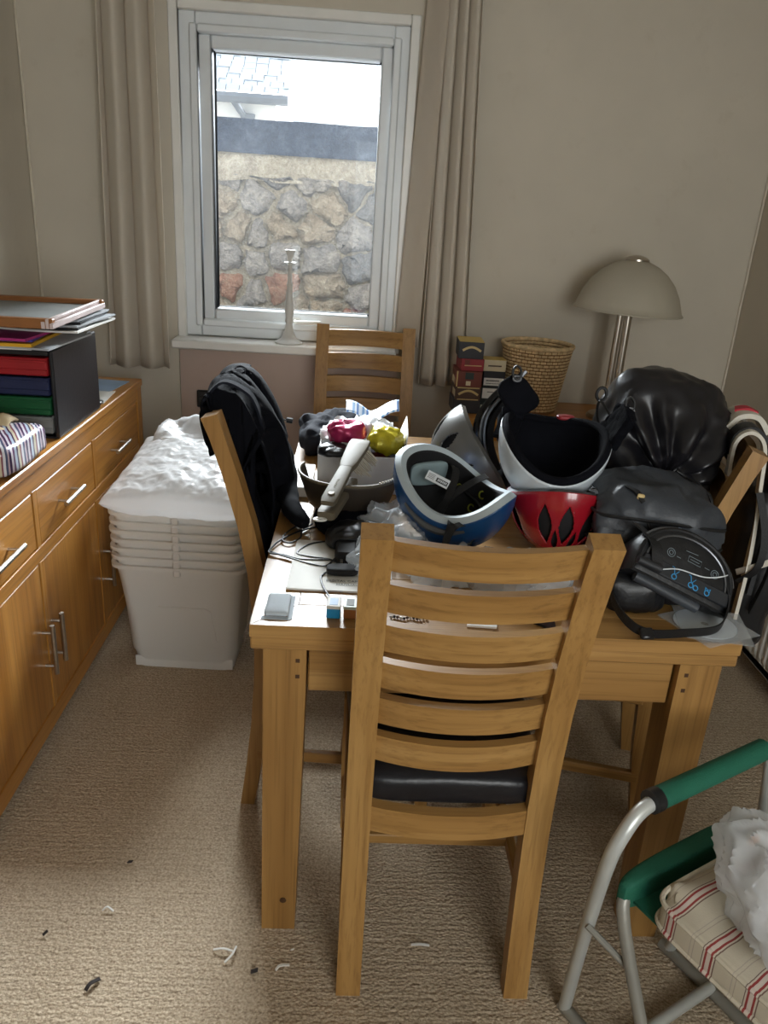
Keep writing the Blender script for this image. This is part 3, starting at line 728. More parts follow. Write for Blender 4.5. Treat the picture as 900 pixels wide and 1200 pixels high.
# striped wrapped box with beige cloth on it
def stripes_mat(name, axis, period, stops, rough=.6, bmp=.0, rot=(0, 0, 0), coat=0.0):
    m, nt, b, o = nt_new(name)
    vec = coords(nt, (1, 1, 1), rot); sp = nt.nodes.new('ShaderNodeSeparateXYZ'); nt.links.new(vec, sp.inputs[0])
    wob = math_n(nt, 'MULTIPLY', tex_noise(nt, vec, 6, 2), .004)
    fr = math_n(nt, 'FRACT', math_n(nt, 'DIVIDE', math_n(nt, 'ADD', math_n(nt, 'ADD', sp.outputs[axis], wob), 10.0), period))
    r = nt.nodes.new('ShaderNodeValToRGB'); r.color_ramp.interpolation = 'CONSTANT'; nt.links.new(fr, r.inputs[0])
    e = r.color_ramp.elements
    while len(e) < len(stops): e.new(.5)
    for el, (p, c) in zip(e, stops): el.position = p; el.color = lin(c)
    nt.links.new(r.outputs[0], b.inputs['Base Color']); b.inputs['Roughness'].default_value = rough; b.inputs['Coat Weight'].default_value = coat
    if bmp: bump(nt, tex_noise(nt, vec, 400, 2), bmp, .002, b)
    return m
stripes_mat('striped_wrap', 0, .052, [(0, (70, 56, 92)), (.10, (214, 206, 214)), (.2, (96, 62, 96)), (.30, (176, 190, 206)), (.42, (66, 52, 84)), (.5, (206, 196, 170)), (.62, (138, 84, 96)), (.7, (220, 220, 226)), (.82, (84, 92, 120)), (.92, (200, 180, 190))], .25, 0, (0, 0, math.radians(-32)), .5)
sw = thing('wrapped_box', 'box wrapped in shiny striped paper lying on the sideboard', 'parcel', (-.93, 1.94, SZ))
MB().sup((-.945, 1.945, SZ + .043), (.128, .135, .044), .42, .25, 60, 26, lambda p, d: V(p) + d * (.006 * nz(p, 22) + .003 * nz(p, 60))).clampz(SZ).build('wrapping', 'striped_wrap', sw)
MB().grid(lambda u, v: V((-1.08 + .19 * u, 1.90 + .16 * v, SZ + .089 + .010 * nz((u * 5, v * 5, 2), 1) + .018 * math.exp(-((u - .85) ** 2 + (v - .8) ** 2) * 30) - .03 * max(0, u - .8))), 24, 20).build('cloth_strip', 'beige_cloth', sw, solid=.006)
# far end of the sideboard: leaflet, photo print and black phone
sheet('leaflet', 'pale blue leaflet lying on the bare end of the sideboard', 'leaflet', -.985, 2.80, -.862, 2.985, SZ, .002, -6, 'paper_blue')
sheet('letter', 'white letter under the blue leaflet on the sideboard end', 'letter', -.965, 2.62, -.848, 2.80, SZ, .002, 4, 'paper_white')
tag(MB().box(-.915, 2.585, SZ, -.843, 2.635, SZ + .011, .004).build('remote_control', 'black_plastic'), 'small black remote control beside the black tray unit', 'remote')
# ---- candlestick on the window sill
cs = thing('candlestick', 'slender pale grey turned candlestick on the window sill', 'candlestick', (-.275, 3.262, .962))
plain('pale_pewter', (206, 204, 198), .42, .0, var=.06)
cx = (-.275, 3.262, .962)
MB().lathe([(.0, 0), (.056, 0), (.058, .005), (.050, .011), (.032, .022), (.020, .045), (.014, .075), (.0135, .082)], cx, 28, False).build('base', 'pale_pewter', cs)
MB().lathe([(.0135, .082), (.016, .088), (.016, .098), (.0145, .103), (.019, .13), (.018, .155), (.013, .20), (.0105, .225), (.0125, .229), (.0125, .236), (.0095, .24), (.0085, .30), (.009, .315)], cx, 24, False).build('stem', 'pale_pewter', cs)
MB().lathe([(.009, .312), (.024, .316), (.024, .319), (.010, .322), (.0115, .335), (.019, .362), (.021, .366), (.016, .366), (.012, .345), (.0, .345)], cx, 24, False).build('candle_cup', 'pale_pewter', cs)

# ---- stacked cartons on the chest
plain('c_black', (30, 30, 36), .5); plain('c_yellow', (206, 176, 96), .6); plain('c_red', (140, 34, 40), .5); plain('c_brown', (106, 46, 32), .5); plain('c_cocoa', (74, 52, 42), .55)
plain('c_green', (32, 46, 44), .5); plain('c_cream', (208, 194, 162), .6); plain('c_grey', (44, 44, 50), .5); plain('c_olive', (62, 84, 66), .6)
def carton(label, x0, y0, x1, y1, z0, z1, rot, body, extras):
    cx, cy = (x0 + x1) / 2, (y0 + y1) / 2
    t = thing('carton', label, 'box', (cx, cy, z0), math.radians(rot), 'small cartons stacked on the chest')
    w, d, h = (x1 - x0) / 2, (y1 - y0) / 2, z1 - z0
    MB().box(-w, -d, 0, w, d, h, .0015).build('carton_body', body, t, local=True, smooth=False)
    for nm, kind, a, b, c, e, mt in extras:   # on the front face, in fractions of width and height
        if kind == 'rect': MB().box(-w + 2 * w * a, -d - .0008, h * b, -w + 2 * w * c, -d + .001, h * e, 0).build(nm, mt, t, local=True)
        if kind == 'arc':
            pts = [V((-w + 2 * w * (a + (c - a) * k / 10), -d - .0006, h * (b + (e - b) * math.sin(PI * k / 10)))) for k in range(11)]
            MB().strip(pts, .0085, .0012, (0, 0, 1)).build(nm, mt, t, local=True)
        if kind == 'top': MB().box(-w * .99, -d * .99, h, w * .99, d * .99, h + .001).build(nm, mt, t, local=True)
        if kind == 'side': MB().box(-w - .0008, -d + 2 * d * a, h * b, -w + .001, -d + 2 * d * c, h * e).build(nm, mt, t, local=True)
Z = CZ
carton('plain dark carton at the foot of the taller carton stack', .392, 3.005, .497, 3.145, Z, Z + .052, 0, 'c_grey', [])
carton('cocoa brown carton with gold arc, second up the taller stack', .396, 3.003, .495, 3.140, Z + .052, Z + .105, 1, 'c_cocoa', [('gold_arc', 'arc', .12, .42, .9, .72, 'gold_print'), ('gold_band', 'rect', .06, .88, .94, .97, 'gold_print'), ('gold_band', 'rect', .08, .03, .92, .10, 'gold_print'), ('side_label', 'side', .1, .2, .6, .7, 'c_cream')])
carton('reddish brown carton with dark emblem in the middle of the taller stack', .394, 3.000, .496, 3.140, Z + .105, Z + .166, -1, 'c_brown', [('emblem', 'rect', .36, .5, .68, .92, 'c_green'), ('emblem_mark', 'rect', .40, .10, .58, .38, 'c_cream'), ('edge_band', 'rect', .03, .0, .08, 1.0, 'gold_print'), ('side_label', 'side', .1, .08, .8, .5, 'c_cream')])
carton('crimson carton below the black and yellow one', .408, 3.010, .496, 3.130, Z + .166, Z + .214, 3, 'c_red', [('round_mark', 'rect', .14, .5, .36, .88, 'c_brown'), ('pale_line', 'rect', .14, .40, .9, .47, 'gold_print')])
carton('black carton with yellow top and gold arc crowning the taller stack', .398, 3.002, .494, 3.140, Z + .214, Z + .278, -2, 'c_black', [('yellow_top', 'top', 0, 0, 0, 0, 'c_yellow'), ('gold_arc', 'arc', .15, .48, .88, .70, 'gold_print')])
carton('dark green carton at the foot of the shorter stack', .502, 3.045, .584, 3.12, Z, Z + .046, 1, 'c_green', [('white_label', 'rect', .05, .2, .5, .62, 'paper_white')])
carton('dark green carton with square white label in the shorter stack', .503, 3.043, .586, 3.12, Z + .046, Z + .100, -1, 'c_green', [('white_label', 'rect', .08, .18, .86, .92, 'paper_white'), ('print_line', 'rect', .3, .62, .7, .68, 'c_black')])
carton('black carton with wide white label in the shorter stack', .506, 3.042, .592, 3.12, Z + .100, Z + .164, 0, 'c_black', [('white_label', 'rect', .04, .12, .95, .58, 'paper_white'), ('print_line', 'rect', .14, .38, .74, .46, 'c_black'), ('print_line', 'rect', .14, .22, .84, .26, 'c_grey')])
carton('cream carton on top of the shorter stack by the basket', .502, 3.040, .590, 3.12, Z + .164, Z + .208, 1, 'c_cream', [('print_line', 'rect', .2, .42, .8, .54, 'c_cocoa'), ('side_label', 'top', 0, 0, 0, 0, 'c_yellow')])
# ---- woven basket
plain('straw', (212, 184, 140), .75, var=.28, vscale=55); plain('straw_dark', (130, 96, 60), .9)
bk = thing('wicker_basket', 'round woven straw basket on the chest beside the cartons', 'basket', (.727, 3.138, CZ))
bc = (.727, 3.138, CZ); bh = .268
MB().lathe([(.0, .004), (.092, .004), (.100, .0), (.140, bh - .01), (.133, bh - .01), (.092, .012), (.0, .012)], bc, 40, False).build('core', 'straw_dark', bk)
m = MB(); R_ = 19
for i in range(R_):
    z = .010 + i * (bh - .02) / R_; r = .099 + (.140 - .099) * z / bh; n = 34
    for k in range(n):
        a = 2 * PI * (k + .5 * (i % 2)) / n
        for rad, sgn in ((r + .001, 1), (r - .0085, -1)):
            M = Matrix.Translation((bc[0] + rad * math.cos(a), bc[1] + rad * math.sin(a), bc[2] + z + .0062)) @ Matrix.Rotation(a, 4, 'Z')
            w = r * PI / n * .93
            m.box(-.0028, -w, -.0055, .0028, w, .0045, .0022, M)
stuff(m.build('weave', 'straw', bk, smooth=False))
m = MB(); n = 60
pts = [V((bc[0] + .139 * math.cos(2 * PI * k / n), bc[1] + .139 * math.sin(2 * PI * k / n), bc[2] + bh - .004)) for k in range(n)]
m.tube(pts, .0085, 8, loop=True).build('rim', 'straw', bk)
# ---- lamp with dome shade
plain('frosted_grey_glass', (176, 168, 150), .5, var=.03); plain('nickel', (186, 178, 166), .28, 1.0, var=.04)
lp = thing('table_lamp', 'lamp with grey glass dome shade on twin steel poles on the chest', 'lamp', (1.03, 3.06, CZ))
lc = (1.03, 3.06, CZ)
MB().lathe([(0, 0), (.085, 0), (.087, .006), (.08, .016), (.02, .022), (0, .022)], lc, 32, False).build('base', 'nickel', lp)
MB().tube([(1.012, 3.06, CZ + .02), (1.012, 3.06, CZ + .50)], .0125, 14).build('pole', 'nickel', lp)
MB().tube([(1.043, 3.055, CZ + .02), (1.043, 3.055, CZ + .50)], .0155, 14).build('pole', 'nickel', lp)
prof = [(.206, .402), (.207, .407), (.200, .412), (.194, .430), (.180, .470), (.155, .512), (.122, .547), (.085, .572), (.045, .588), (.02, .592), (.02, .588), (.045, .584), (.084, .568), (.120, .543), (.152, .509), (.176, .469), (.190, .430), (.196, .412), (.200, .404)]
Ml = Matrix.Translation((lc[0] - .008, lc[1], lc[2] + .018)) @ Matrix.Rotation(math.radians(2.0), 4, 'Y')
MB().rings([[V((r * math.cos(2 * PI * k / 48), r * math.sin(2 * PI * k / 48), z)) for k in range(48)] for r, z in prof], False, True, True, Ml).build('shade', 'frosted_grey_glass', lp)
MB().lathe([(0, .585), (.046, .585), (.046, .594), (.034, .602), (.014, .608), (0, .609)], (0, 0, 0), 24, False, Ml).build('finial_cap', 'nickel', lp)

# ================================================================== THINGS ON THE TABLE
plain('black_cotton', (13, 14, 20), .9, bmp=.4, bscale=500, var=.25, spec=.12); plain('charcoal_cotton', (30, 32, 40), .9, bmp=.3, bscale=300, spec=.15)
plain('black_nylon', (20, 21, 24), .42, bmp=.25, bscale=90, var=.3); plain('grey_nylon', (54, 58, 64), .48, bmp=.25, bscale=110, var=.2); plain('black_webbing', (16, 16, 18), .6, bmp=.3, bscale=300)
plain('black_foam', (18, 18, 21), .8); plain('taupe_plastic', (106, 97, 80), .6, spec=.25, var=.05); plain('taupe_dark', (62, 54, 46), .55, spec=.3, var=.05)
plain('bristle', (190, 180, 160), .8); plain('cord_black', (14, 14, 15), .5); plain('white_strap', (216, 210, 196), .8, bmp=.2, bscale=200)
TZT = TZ + .0005
# ---- jacket over the left chair's back
jk = thing('jacket', 'black jacket draped over the back of a dining chair', 'jacket', (-.27, 1.93, .5))
path = curve_pts([(x, 0, z) for x, z in ((-.330, .93), (-.343, .97), (-.352, 1.03), (-.338, 1.072), (-.303, 1.086), (-.265, 1.062), (-.224, .98), (-.194, .86), (-.187, .74), (-.190, .60), (-.195, .44))], 8)
NP = len(path)
def jac(u, v):
    i = min(NP - 2, int(v * (NP - 1))); p = path[i].lerp(path[i + 1], v * (NP - 1) - i)
    y0 = 1.765 + .03 * v; y1 = 2.125 - .06 * max(0, v - .5)
    if v < .3: y0 += .02; y1 -= .06 * (1 - v / .3)
    y = y0 + (y1 - y0) * u
    fold = .013 * math.sin(u * 15 + 3 * v) * min(1, max(.15, v * 1.6)) + .012 * nz((u * 4, v * 6, 1), 1)
    q = V((p.x, y, p.z)); 
    q.x += fold * (1 if v > .45 else -1) * (.5 if p.z < .8 else 1) + (.03 * math.sin(PI * u) * max(0, min(1, (v - .45) * 6)) * (1 if p.z > .82 else .2))
    q.z += .016 * math.sin(PI * u) * math.exp(-((v - .42) / .12) ** 2) + .008 * nz((u * 5, v * 3, 7), 1)
    return q
MB().grid(jac, 48, 80).build('body', 'black_cotton', jk, solid=.006)
slv = curve_pts([(-.205, 1.985, .93), (-.180, 1.965, .885), (-.163, 1.93, .838), (-.152, 1.86, .807), (-.134, 1.78, .804), (-.098, 1.70, .802)], 6)
def rum(pts, r, seed): return [r * (1 + .05 * math.sin(i * 1.1 + seed) + .1 * nz((i * .7, seed, 0), 1)) for i in range(len(pts))]
MB().tube(slv, [a * (1 - .012 * i) * (1 if i < len(slv) - 3 else (.93, .78, .45)[i - len(slv) + 3]) for i, a in enumerate(rum(slv, .033, 1))], 14).build('sleeve', 'black_cotton', jk)
MB().strip(curve_pts([(-.347, 1.80, 1.06), (-.305, 1.81, 1.103), (-.257, 1.83, 1.083), (-.232, 1.86, 1.04), (-.205, 1.89, .93)], 6), .03, .006, (0, 1, 0)).build('collar', 'charcoal_cotton', jk)
MB().tube([(-.235, 2.06, .957), (-.178, 2.06, .955), (-.176, 2.06, .955), (-.160, 2.06, .953)], [.002, .002, .008, .008], 8).build('toggle', 'black_plastic', jk)
MB().tube([(-.225, 2.02, .867), (-.167, 2.02, .865), (-.165, 2.02, .865), (-.150, 2.02, .863)], [.002, .002, .008, .008], 8).build('toggle', 'white_gloss_paint', jk)

# ---- dark clothes at the far end of the table
def creased(a1, s1, a2, s2, seed):
    """sharp outward ridges, as in crushed film"""
    return lambda p, d: V(p) + V(d) * (a1 * (.28 - abs(nz(p, s1, seed))) + a2 * (.28 - abs(nz(p, s2, seed + 3))))
def crump(a1, s1, a2, s2, seed):
    def f(p, d): return V(p) + V(d) * (a1 * nz(p, s1, seed) + a2 * (abs(nz(p, s2, seed + 3)) - .2))
    return f
tag(MB().sup((-.060, 2.455, TZ + .045), (.105, .15, .056), .7, .7, 60, 34, crump(.03, 10, .022, 22, 2)).clampz(TZT).build('folded_clothes', 'charcoal_cotton'), 'dark clothes bundled on the table by the far chair', 'clothes')
# ---- white tray box with wrappers
bx = thing('open_box', 'white open cardboard box of sweet wrappers behind the dustpan', 'box', (.03, 2.14, TZ))
plain('white_card', (228, 226, 222), .7, var=.03)
x0, x1, y0, y1, h = -.088, .150, 2.02, 2.32, .105
for a in ((x0, y0, x1, y0 + .004), (x0, y1 - .004, x1, y1), (x0, y0 + .004, x0 + .004, y1 - .004), (x1 - .004, y0 + .004, x1, y1 - .004)):
    MB().box(a[0], a[1], TZ, a[2], a[3], TZ + h, .001).build('side', 'white_card', bx)
MB().box(x0 + .004, y0 + .004, TZ, x1 - .004, y1 - .004, TZ + .004).build('bottom', 'white_card', bx)
MB().add([(x1 - .003, y0 + .02, TZ + h), (x1 - .003, y1 - .02, TZ + h), (x1 + .012, y1 - .05, TZ + h + .055), (x1 + .006, y0 + .06, TZ + h + .05)], [(0, 1, 2, 3)]).build('flap', 'white_card', bx, solid=.002)
def wrapper(name, label, cat, c, r, mat, seed, rz=0, nu=44, nv=26, a=(.02, 14, .018, 34), e=.8, fn=None, floor=TZT):
    M = Matrix.Translation(c) @ Matrix.Rotation(math.radians(rz), 4, 'Z')
    return tag(MB().sup((0, 0, 0), r, e, e, nu, nv, (fn or crump)(a[0], a[1], a[2], a[3], seed), M).clampz(floor).build(name, mat), label, cat)
plain('pink_foil', (176, 44, 92), .25, .2, var=.3, vscale=30, bmp=.6, bscale=40); plain('yellow_foil', (206, 190, 46), .25, .2, var=.25, vscale=30, bmp=.6, bscale=40)
plain('maroon_foil', (84, 24, 44), .3, .2); plain('white_tissue', (226, 228, 230), .8, bmp=.5, bscale=25)
wrapper('carrier_bag', 'crumpled white plastic bag stuffed in the open box', 'bag', (.030, 2.19, TZ + .085), (.112, .120, .066), 'white_tissue', 4, 0, 70, 40, (.04, 14, .03, 32), .8, creased)
wrapper('sweet_packet', 'pink foil sweet packet lying on the open box', 'packet', (-.014, 2.125, TZ + .142), (.060, .045, .030), 'pink_foil', 1, 20, a=(.008, 20, .012, 40))
wrapper('sweet_packet', 'yellow foil sweet packet lying on the open box', 'packet', (.096, 2.105, TZ + .128), (.048, .05, .036), 'yellow_foil', 6, -15, a=(.008, 20, .012, 45))
wrapper('sweet_packet', 'dark maroon sweet packet tucked under the yellow one', 'packet', (.072, 2.068, TZ + .070), (.045, .04, .03), 'maroon_foil', 9, a=(.006, 20, .01, 45))
wrapper('black_pouch', 'small black cloth pouch at the box corner above the dustpan', 'pouch', (-.045, 2.045, TZ + .108), (.045, .045, .022), 'black_nylon', 12, a=(.008, 20, .008, 45))
stripes_mat('blue_print_paper', 0, .03, [(0, (214, 224, 236)), (.35, (120, 160, 204)), (.6, (220, 226, 232)), (.8, (90, 130, 190))], .5)
np_ = MB().grid(lambda u, v: V((-.02 + .16 * u, 2.285 + .06 * v, TZ + .135 + .03 * abs(u - .45) * 2 + .02 * v + .006 * math.sin(9 * u))), 20, 8).build('napkin', 'blue_print_paper', solid=.002)
tag(np_, 'blue and white printed napkin on the back of the open box', 'napkin')
tag(MB().box(-.162, 1.965, TZ, -.100, 2.17, TZ + .028, .002).build('flat_carton', 'white_card'), 'flat white carton on the table edge beside the dustpan', 'box')

# ---- dustpan and brush
dp = thing('dustpan', 'taupe plastic dustpan with toothed edge on the table', 'dustpan', (0, 1.93, TZ))
pc = V((.0, 1.872, TZ + .032)); pr = .122
def panw(u, v):
    a = math.radians(158 + 224 * u) ; r = pr * (.80 + .22 * v)
    hgt = .080 * v
    return pc + V((r * 1.02 * math.cos(a), r * math.sin(a), hgt + .012 * v * math.cos((u - .5) * PI) * 0))
MB().grid(panw, 60, 10).build('wall', 'taupe_dark', dp, solid=.005)
rim = [panw(k / 59, 1) for k in range(60)]
MB().tube(rim, .0042, 6).build('rim', 'taupe_plastic', dp)
floor_pts = [panw(k / 59, 0) for k in range(60)]
MB().add([tuple(p) for p in floor_pts] + [tuple(pc + V((pr * .78, .10, -.02))), tuple(pc + V((-pr * .78, .10, -.02)))], [tuple(range(62))]).build('pan_floor', 'taupe_dark', dp, solid=.004)
m = MB()
for k in range(16):
    p = panw(.66 + .018 * k, 1); m.box(p.x - .0028, p.y - .003, p.z, p.x + .0016, p.y + .003, p.z + .0075, .0008)
stuff(m.build('comb_teeth', 'bristle', dp, smooth=False))
hA, hB = V((-.004, 1.815, TZ + .107)), V((-.050, 1.645, TZ + .088))
hd = (hB - hA).normalized(); hs_ = V((0, 0, 1)).cross(hd).normalized(); hn = hd.cross(hs_)
def rrect(o, w, t, c=.35):
    pts = []
    for k in range(12):
        a = 2 * PI * k / 12; ca, sa = math.cos(a), math.sin(a)
        pts.append(o + hs_ * (w * math.copysign(abs(ca) ** c, ca)) + hn * (t * math.copysign(abs(sa) ** c, sa)))
    return pts
MB().rings([rrect(hA.lerp(hB, t) - V((0, 0, .012)), w, .010) for t, w in ((-.12, .020), (0, .021), (.4, .0215), (.9, .023), (.98, .021), (1.0, .017))]).build('handle', 'taupe_plastic', dp)
MB().tube([hB + V((-.012 + .014 * math.cos(2 * PI * k / 16), -.006 + .008 * math.sin(2 * PI * k / 16), -.018)) for k in range(16)], .0025, 6, loop=True).build('hang_ring', 'white_gloss_paint', dp)
br = thing('hand_brush', 'taupe hand brush lying across the dustpan', 'brush', (0, 1.85, TZ + .1))
bA, bB = V((.026, 1.955, TZ + .167)), V((-.047, 1.652, TZ + .104))
hd = (bB - bA).normalized(); hs_ = V((0, 0, 1)).cross(hd).normalized(); hn = hd.cross(hs_)
MB().rings([rrect(bA.lerp(bB, t), w, th_, .45) for t, w, th_ in ((0.0, .018, .004), (.02, .026, .008), (.10, .028, .009), (.40, .022, .010), (.48, .016, .010))]).build('head', 'taupe_plastic', br)
hk = MB().rings([rrect(bA.lerp(bB, t), w, th_, .45) for t, w, th_ in ((.46, .015, .009), (.50, .0165, .010), (.80, .0185, .010), (.95, .019, .009), (1.0, .016, .006))]).build('handle', 'taupe_plastic', br)
ho = bA.lerp(bB, .90) + hn * (.0102 if hn.z > 0 else -.0102)
Mh = frame(ho, hs_, hd, hn)
MB().lathe([(0, .0), (.0062, .0), (.0062, .0008), (0, .0008)], (0, 0, 0), 14, True, Mh).build('hole', 'black_plastic', hk)
MB().lathe([(.0062, 0), (.0082, 0), (.0082, .0012), (.0062, .0012)], (0, 0, 0), 16, False, Mh).build('hole_rim', 'bristle', hk)
m = MB()
for k in range(6): m.box(-.0005, -.0028 + (.001 if k % 2 else 0), 0, .0006, .003, .0006, 0, frame(bA.lerp(bB, .70 + .022 * k) + hn * .0102, hd, hs_, hn))
stuff(m.build('maker_print', 'bristle', hk, smooth=False))
m = MB(); rb = random.Random(5)
for k in range(90):
    t = rb.uniform(.04, .36); s = rb.uniform(-1, 1) * .022; p = bA.lerp(bB, t) + hs_ * s - hn * .006 * (1 if hn.z > 0 else -1)
    q = p + V((.030 + rb.uniform(-.006, .006), rb.uniform(-.006, .006), -.030)); m.tube([p, q], .0013, 4)
stuff(m.build('bristles', 'bristle', br, smooth=False))
# black soft things the dustpan rests on
wrapper('cloth_bag', 'black cloth bag squashed under the dustpan', 'bag', (-.005, 1.79, TZ + .014), (.078, .10, .034), 'black_cotton', 21, a=(.012, 14, .010, 34))
wrapper('glove', 'black glove lying under the brush handle on the cables', 'glove', (.003, 1.655, TZ + .026), (.05, .06, .026), 'black_nylon', 23, a=(.012, 18, .010, 40), floor=TZT + .0075)
ad = thing('power_adapter', 'black plug adapter lying on the white booklet', 'adapter', (0, 1.54, TZ + .006))
MB().box(-.024, 1.50, TZ + .007, .024, 1.575, TZ + .036, .006, Matrix.Translation((0, .035, 0))).build('body', 'black_foam', ad)
for s in (-.009, .009): MB().box(s - .003, 1.519, TZ + .018, s + .003, 1.536, TZ + .022).build('pin', 'brushed_steel', ad)
MB().box(-.008, 1.609, TZ + .012, .008, 1.63, TZ + .024, .003).build('strain_relief', 'black_plastic', ad)
tag(MB().sup((-.006, 1.498, TZ + .0145), (.034, .020, .0085), .5, .6, 30, 14).build('cable_reel', 'black_foam'), 'flat black cable puck on the white booklet', 'cable reel')
def cable(label, pix, z=TZ + .006, r=.0021, mat='cord_black'):
    return tag(MB().tube(curve_pts([U(a, b, z=z + (c[0] if c else 0)) for a, b, *c in pix], 7), r, 6).build('cable', mat), label, 'cable', 'black cables on the table')
cable('black cable looping out by the jacket sleeve to the table edge', [(372, 617), (352, 622), (330, 632), (318, 642), (316, 648), (332, 650), (352, 655), (385, 656)])
cable('black cable curling in a small ring beside the jacket sleeve', [(360, 612), (345, 618), (334, 626), (331, 633), (340, 636), (352, 630), (354, 622), (366, 614)])
cable('black cable sweeping across the booklet in a wide bow', [(316, 646), (340, 654), (365, 661), (382, 663), (395, 652, .02)])
cable('black cable looping over the booklet top', [(384, 634), (362, 638), (348, 648), (362, 652), (384, 655), (400, 660, .01)])
cable('black cable running down the booklet to the two small boxes', [(392, 667, .008), (384, 670, .004), (379, 673), (376, 677), (378, 686), (384, 696), (388, 702)])
# ---- booklet, sachet, matchbox-size boxes
sheet('booklet', 'white stapled booklet lying under the cables on the table', 'booklet', -.116, 1.420, .10, 1.668, TZT, .004, -1.0, 'paper_white', None, .002)
bo = bpy.data.objects['booklet']
for k, s in enumerate(('DIGITAL CAMERA', 'MANUAL')):
    text_part('title_print', s, .011, frame((.005, 1.462 - .016 * k, TZT + .0052), (1, 0, 0), (0, 1, 0), (0, 0, 1)), 'grey_card', bo, .0002)
sa = thing('tea_sachet', 'pale blue-grey paper sachet lying on the bare table corner', 'sachet', (-.125, 1.35, TZT))
MB().sup((-.126, 1.350, TZT + .005), (.023, .042, .006), .6, .22, 34, 12, crump(.002, 40, .001, 80, 1)).build('pouch', 'tea_bag_paper', sa)
MB().box(-.153, 1.298, TZT, -.098, 1.309, TZT + .001).box(-.105, 1.302, TZT, -.096, 1.395, TZT + .0012).build('seam', 'tea_bag_paper', sa)
plain('cyan_card', (30, 140, 196), .4); plain('mint_card', (190, 204, 196), .5)
def mini(label, x, w, c1, c2):
    t = thing('small_box', label, 'box', (x + w / 2, 1.33, TZT), math.radians(-2), 'two small boxes on the table front edge')
    MB().box(-w / 2, -.020, 0, w / 2, .020, .026, .0015).build('carton_body', c1, t, local=True, smooth=False)
    MB().box(-w / 2 - .0006, -.0206, .020, w / 2 + .0006, .0206, .0266, .001).build('lid_sleeve', c2, t, local=True, smooth=False)
    MB().box(-w * .3, -.014, .0266, w * .3, .012, .0272).build('print', 'paper_blue' if c1 == 'cyan_card' else 'grey_card', t, local=True)
mini('tiny box with bright blue front and white lid on the table edge', -.031, .0255, 'cyan_card', 'white_card'); mini('tiny box with brown front and pale mint lid on the table edge', .001, .0245, 'mid_wood', 'mint_card')
# ---- beads and scraps seen through the chair slats
bd2 = thing('bead_chain', 'short chain of silver and dark beads on the table edge', 'chain', (.12, 1.318, TZT))
for k in range(12): MB().sup((.092 + .0062 * k, 1.320 + .003 * math.sin(k * 1.3), TZT + .003), (.0032, .0032, .003), 1, 1, 8, 6).build('bead', ('brushed_steel', 'black_plastic', 'c_cocoa')[k % 3], bd2, local=False)
tag(MB().prism([(.235, 1.300), (.292, 1.296), (.300, 1.345), (.262, 1.372)], TZT, TZT + .004).build('paper_slip', 'white_card'), 'folded white paper slip on the table behind the chair slats', 'paper')
tag(MB().prism([(.365, 1.325), (.405, 1.290), (.412, 1.345)], TZT, TZT + .006).build('card_offcut', 'black_card'), 'black triangular card offcut on the table behind the chair slats', 'card')
# ---- clear plastic bags
def clearbag(label, c, r, seed, rz=0):
    return wrapper('clear_bag', label, 'bag', c, r, 'clear_bag_film', seed, rz, 80, 44, (.05, 14, .035, 32), .7, creased, TZT + .0075)
clearbag('crumpled clear plastic bag between dustpan and blue helmet', (.115, 1.70, TZ + .036), (.075, .085, .032), 31)
clearbag('crumpled clear plastic bag on the booklet corner', (.060, 1.520, TZ + .038), (.040, .055, .035), 33)
clearbag('long crumpled clear bag in front of the helmets', (.30, 1.500, TZ + .026), (.18, .060, .024), 35, -2)
tag(MB().box(.02, 1.585, TZT, .19, 1.72, TZT + .006, .002, Matrix.Rotation(0, 4, 'Z')).build('grey_wallet', 'grey_nylon'), 'flat dark grey wallet under the clear bags', 'wallet')
plain('blue_label_card', (26, 96, 206), .4)
bl = thing('cable_packet', 'bagged black cable with blue label in front of the helmets', 'packet', (.32, 1.47, TZ))
MB().tube(curve_pts([(.24 + .05 * math.cos(a * .9) + .012 * a, 1.475 + .03 * math.sin(a * .9), TZ + .045 + .003 * a) for a in range(12)], 4), .004, 6).build('cable_coil', 'cord_black', bl)
lb = MB().box(.318, 1.442, TZ + .052, .352, 1.452, TZ + .072, .001).build('label_tag', 'blue_label_card', bl)
MB().box(.330, 1.4412, TZ + .056, .348, 1.4422, TZ + .060).build('print', 'paper_white', lb)

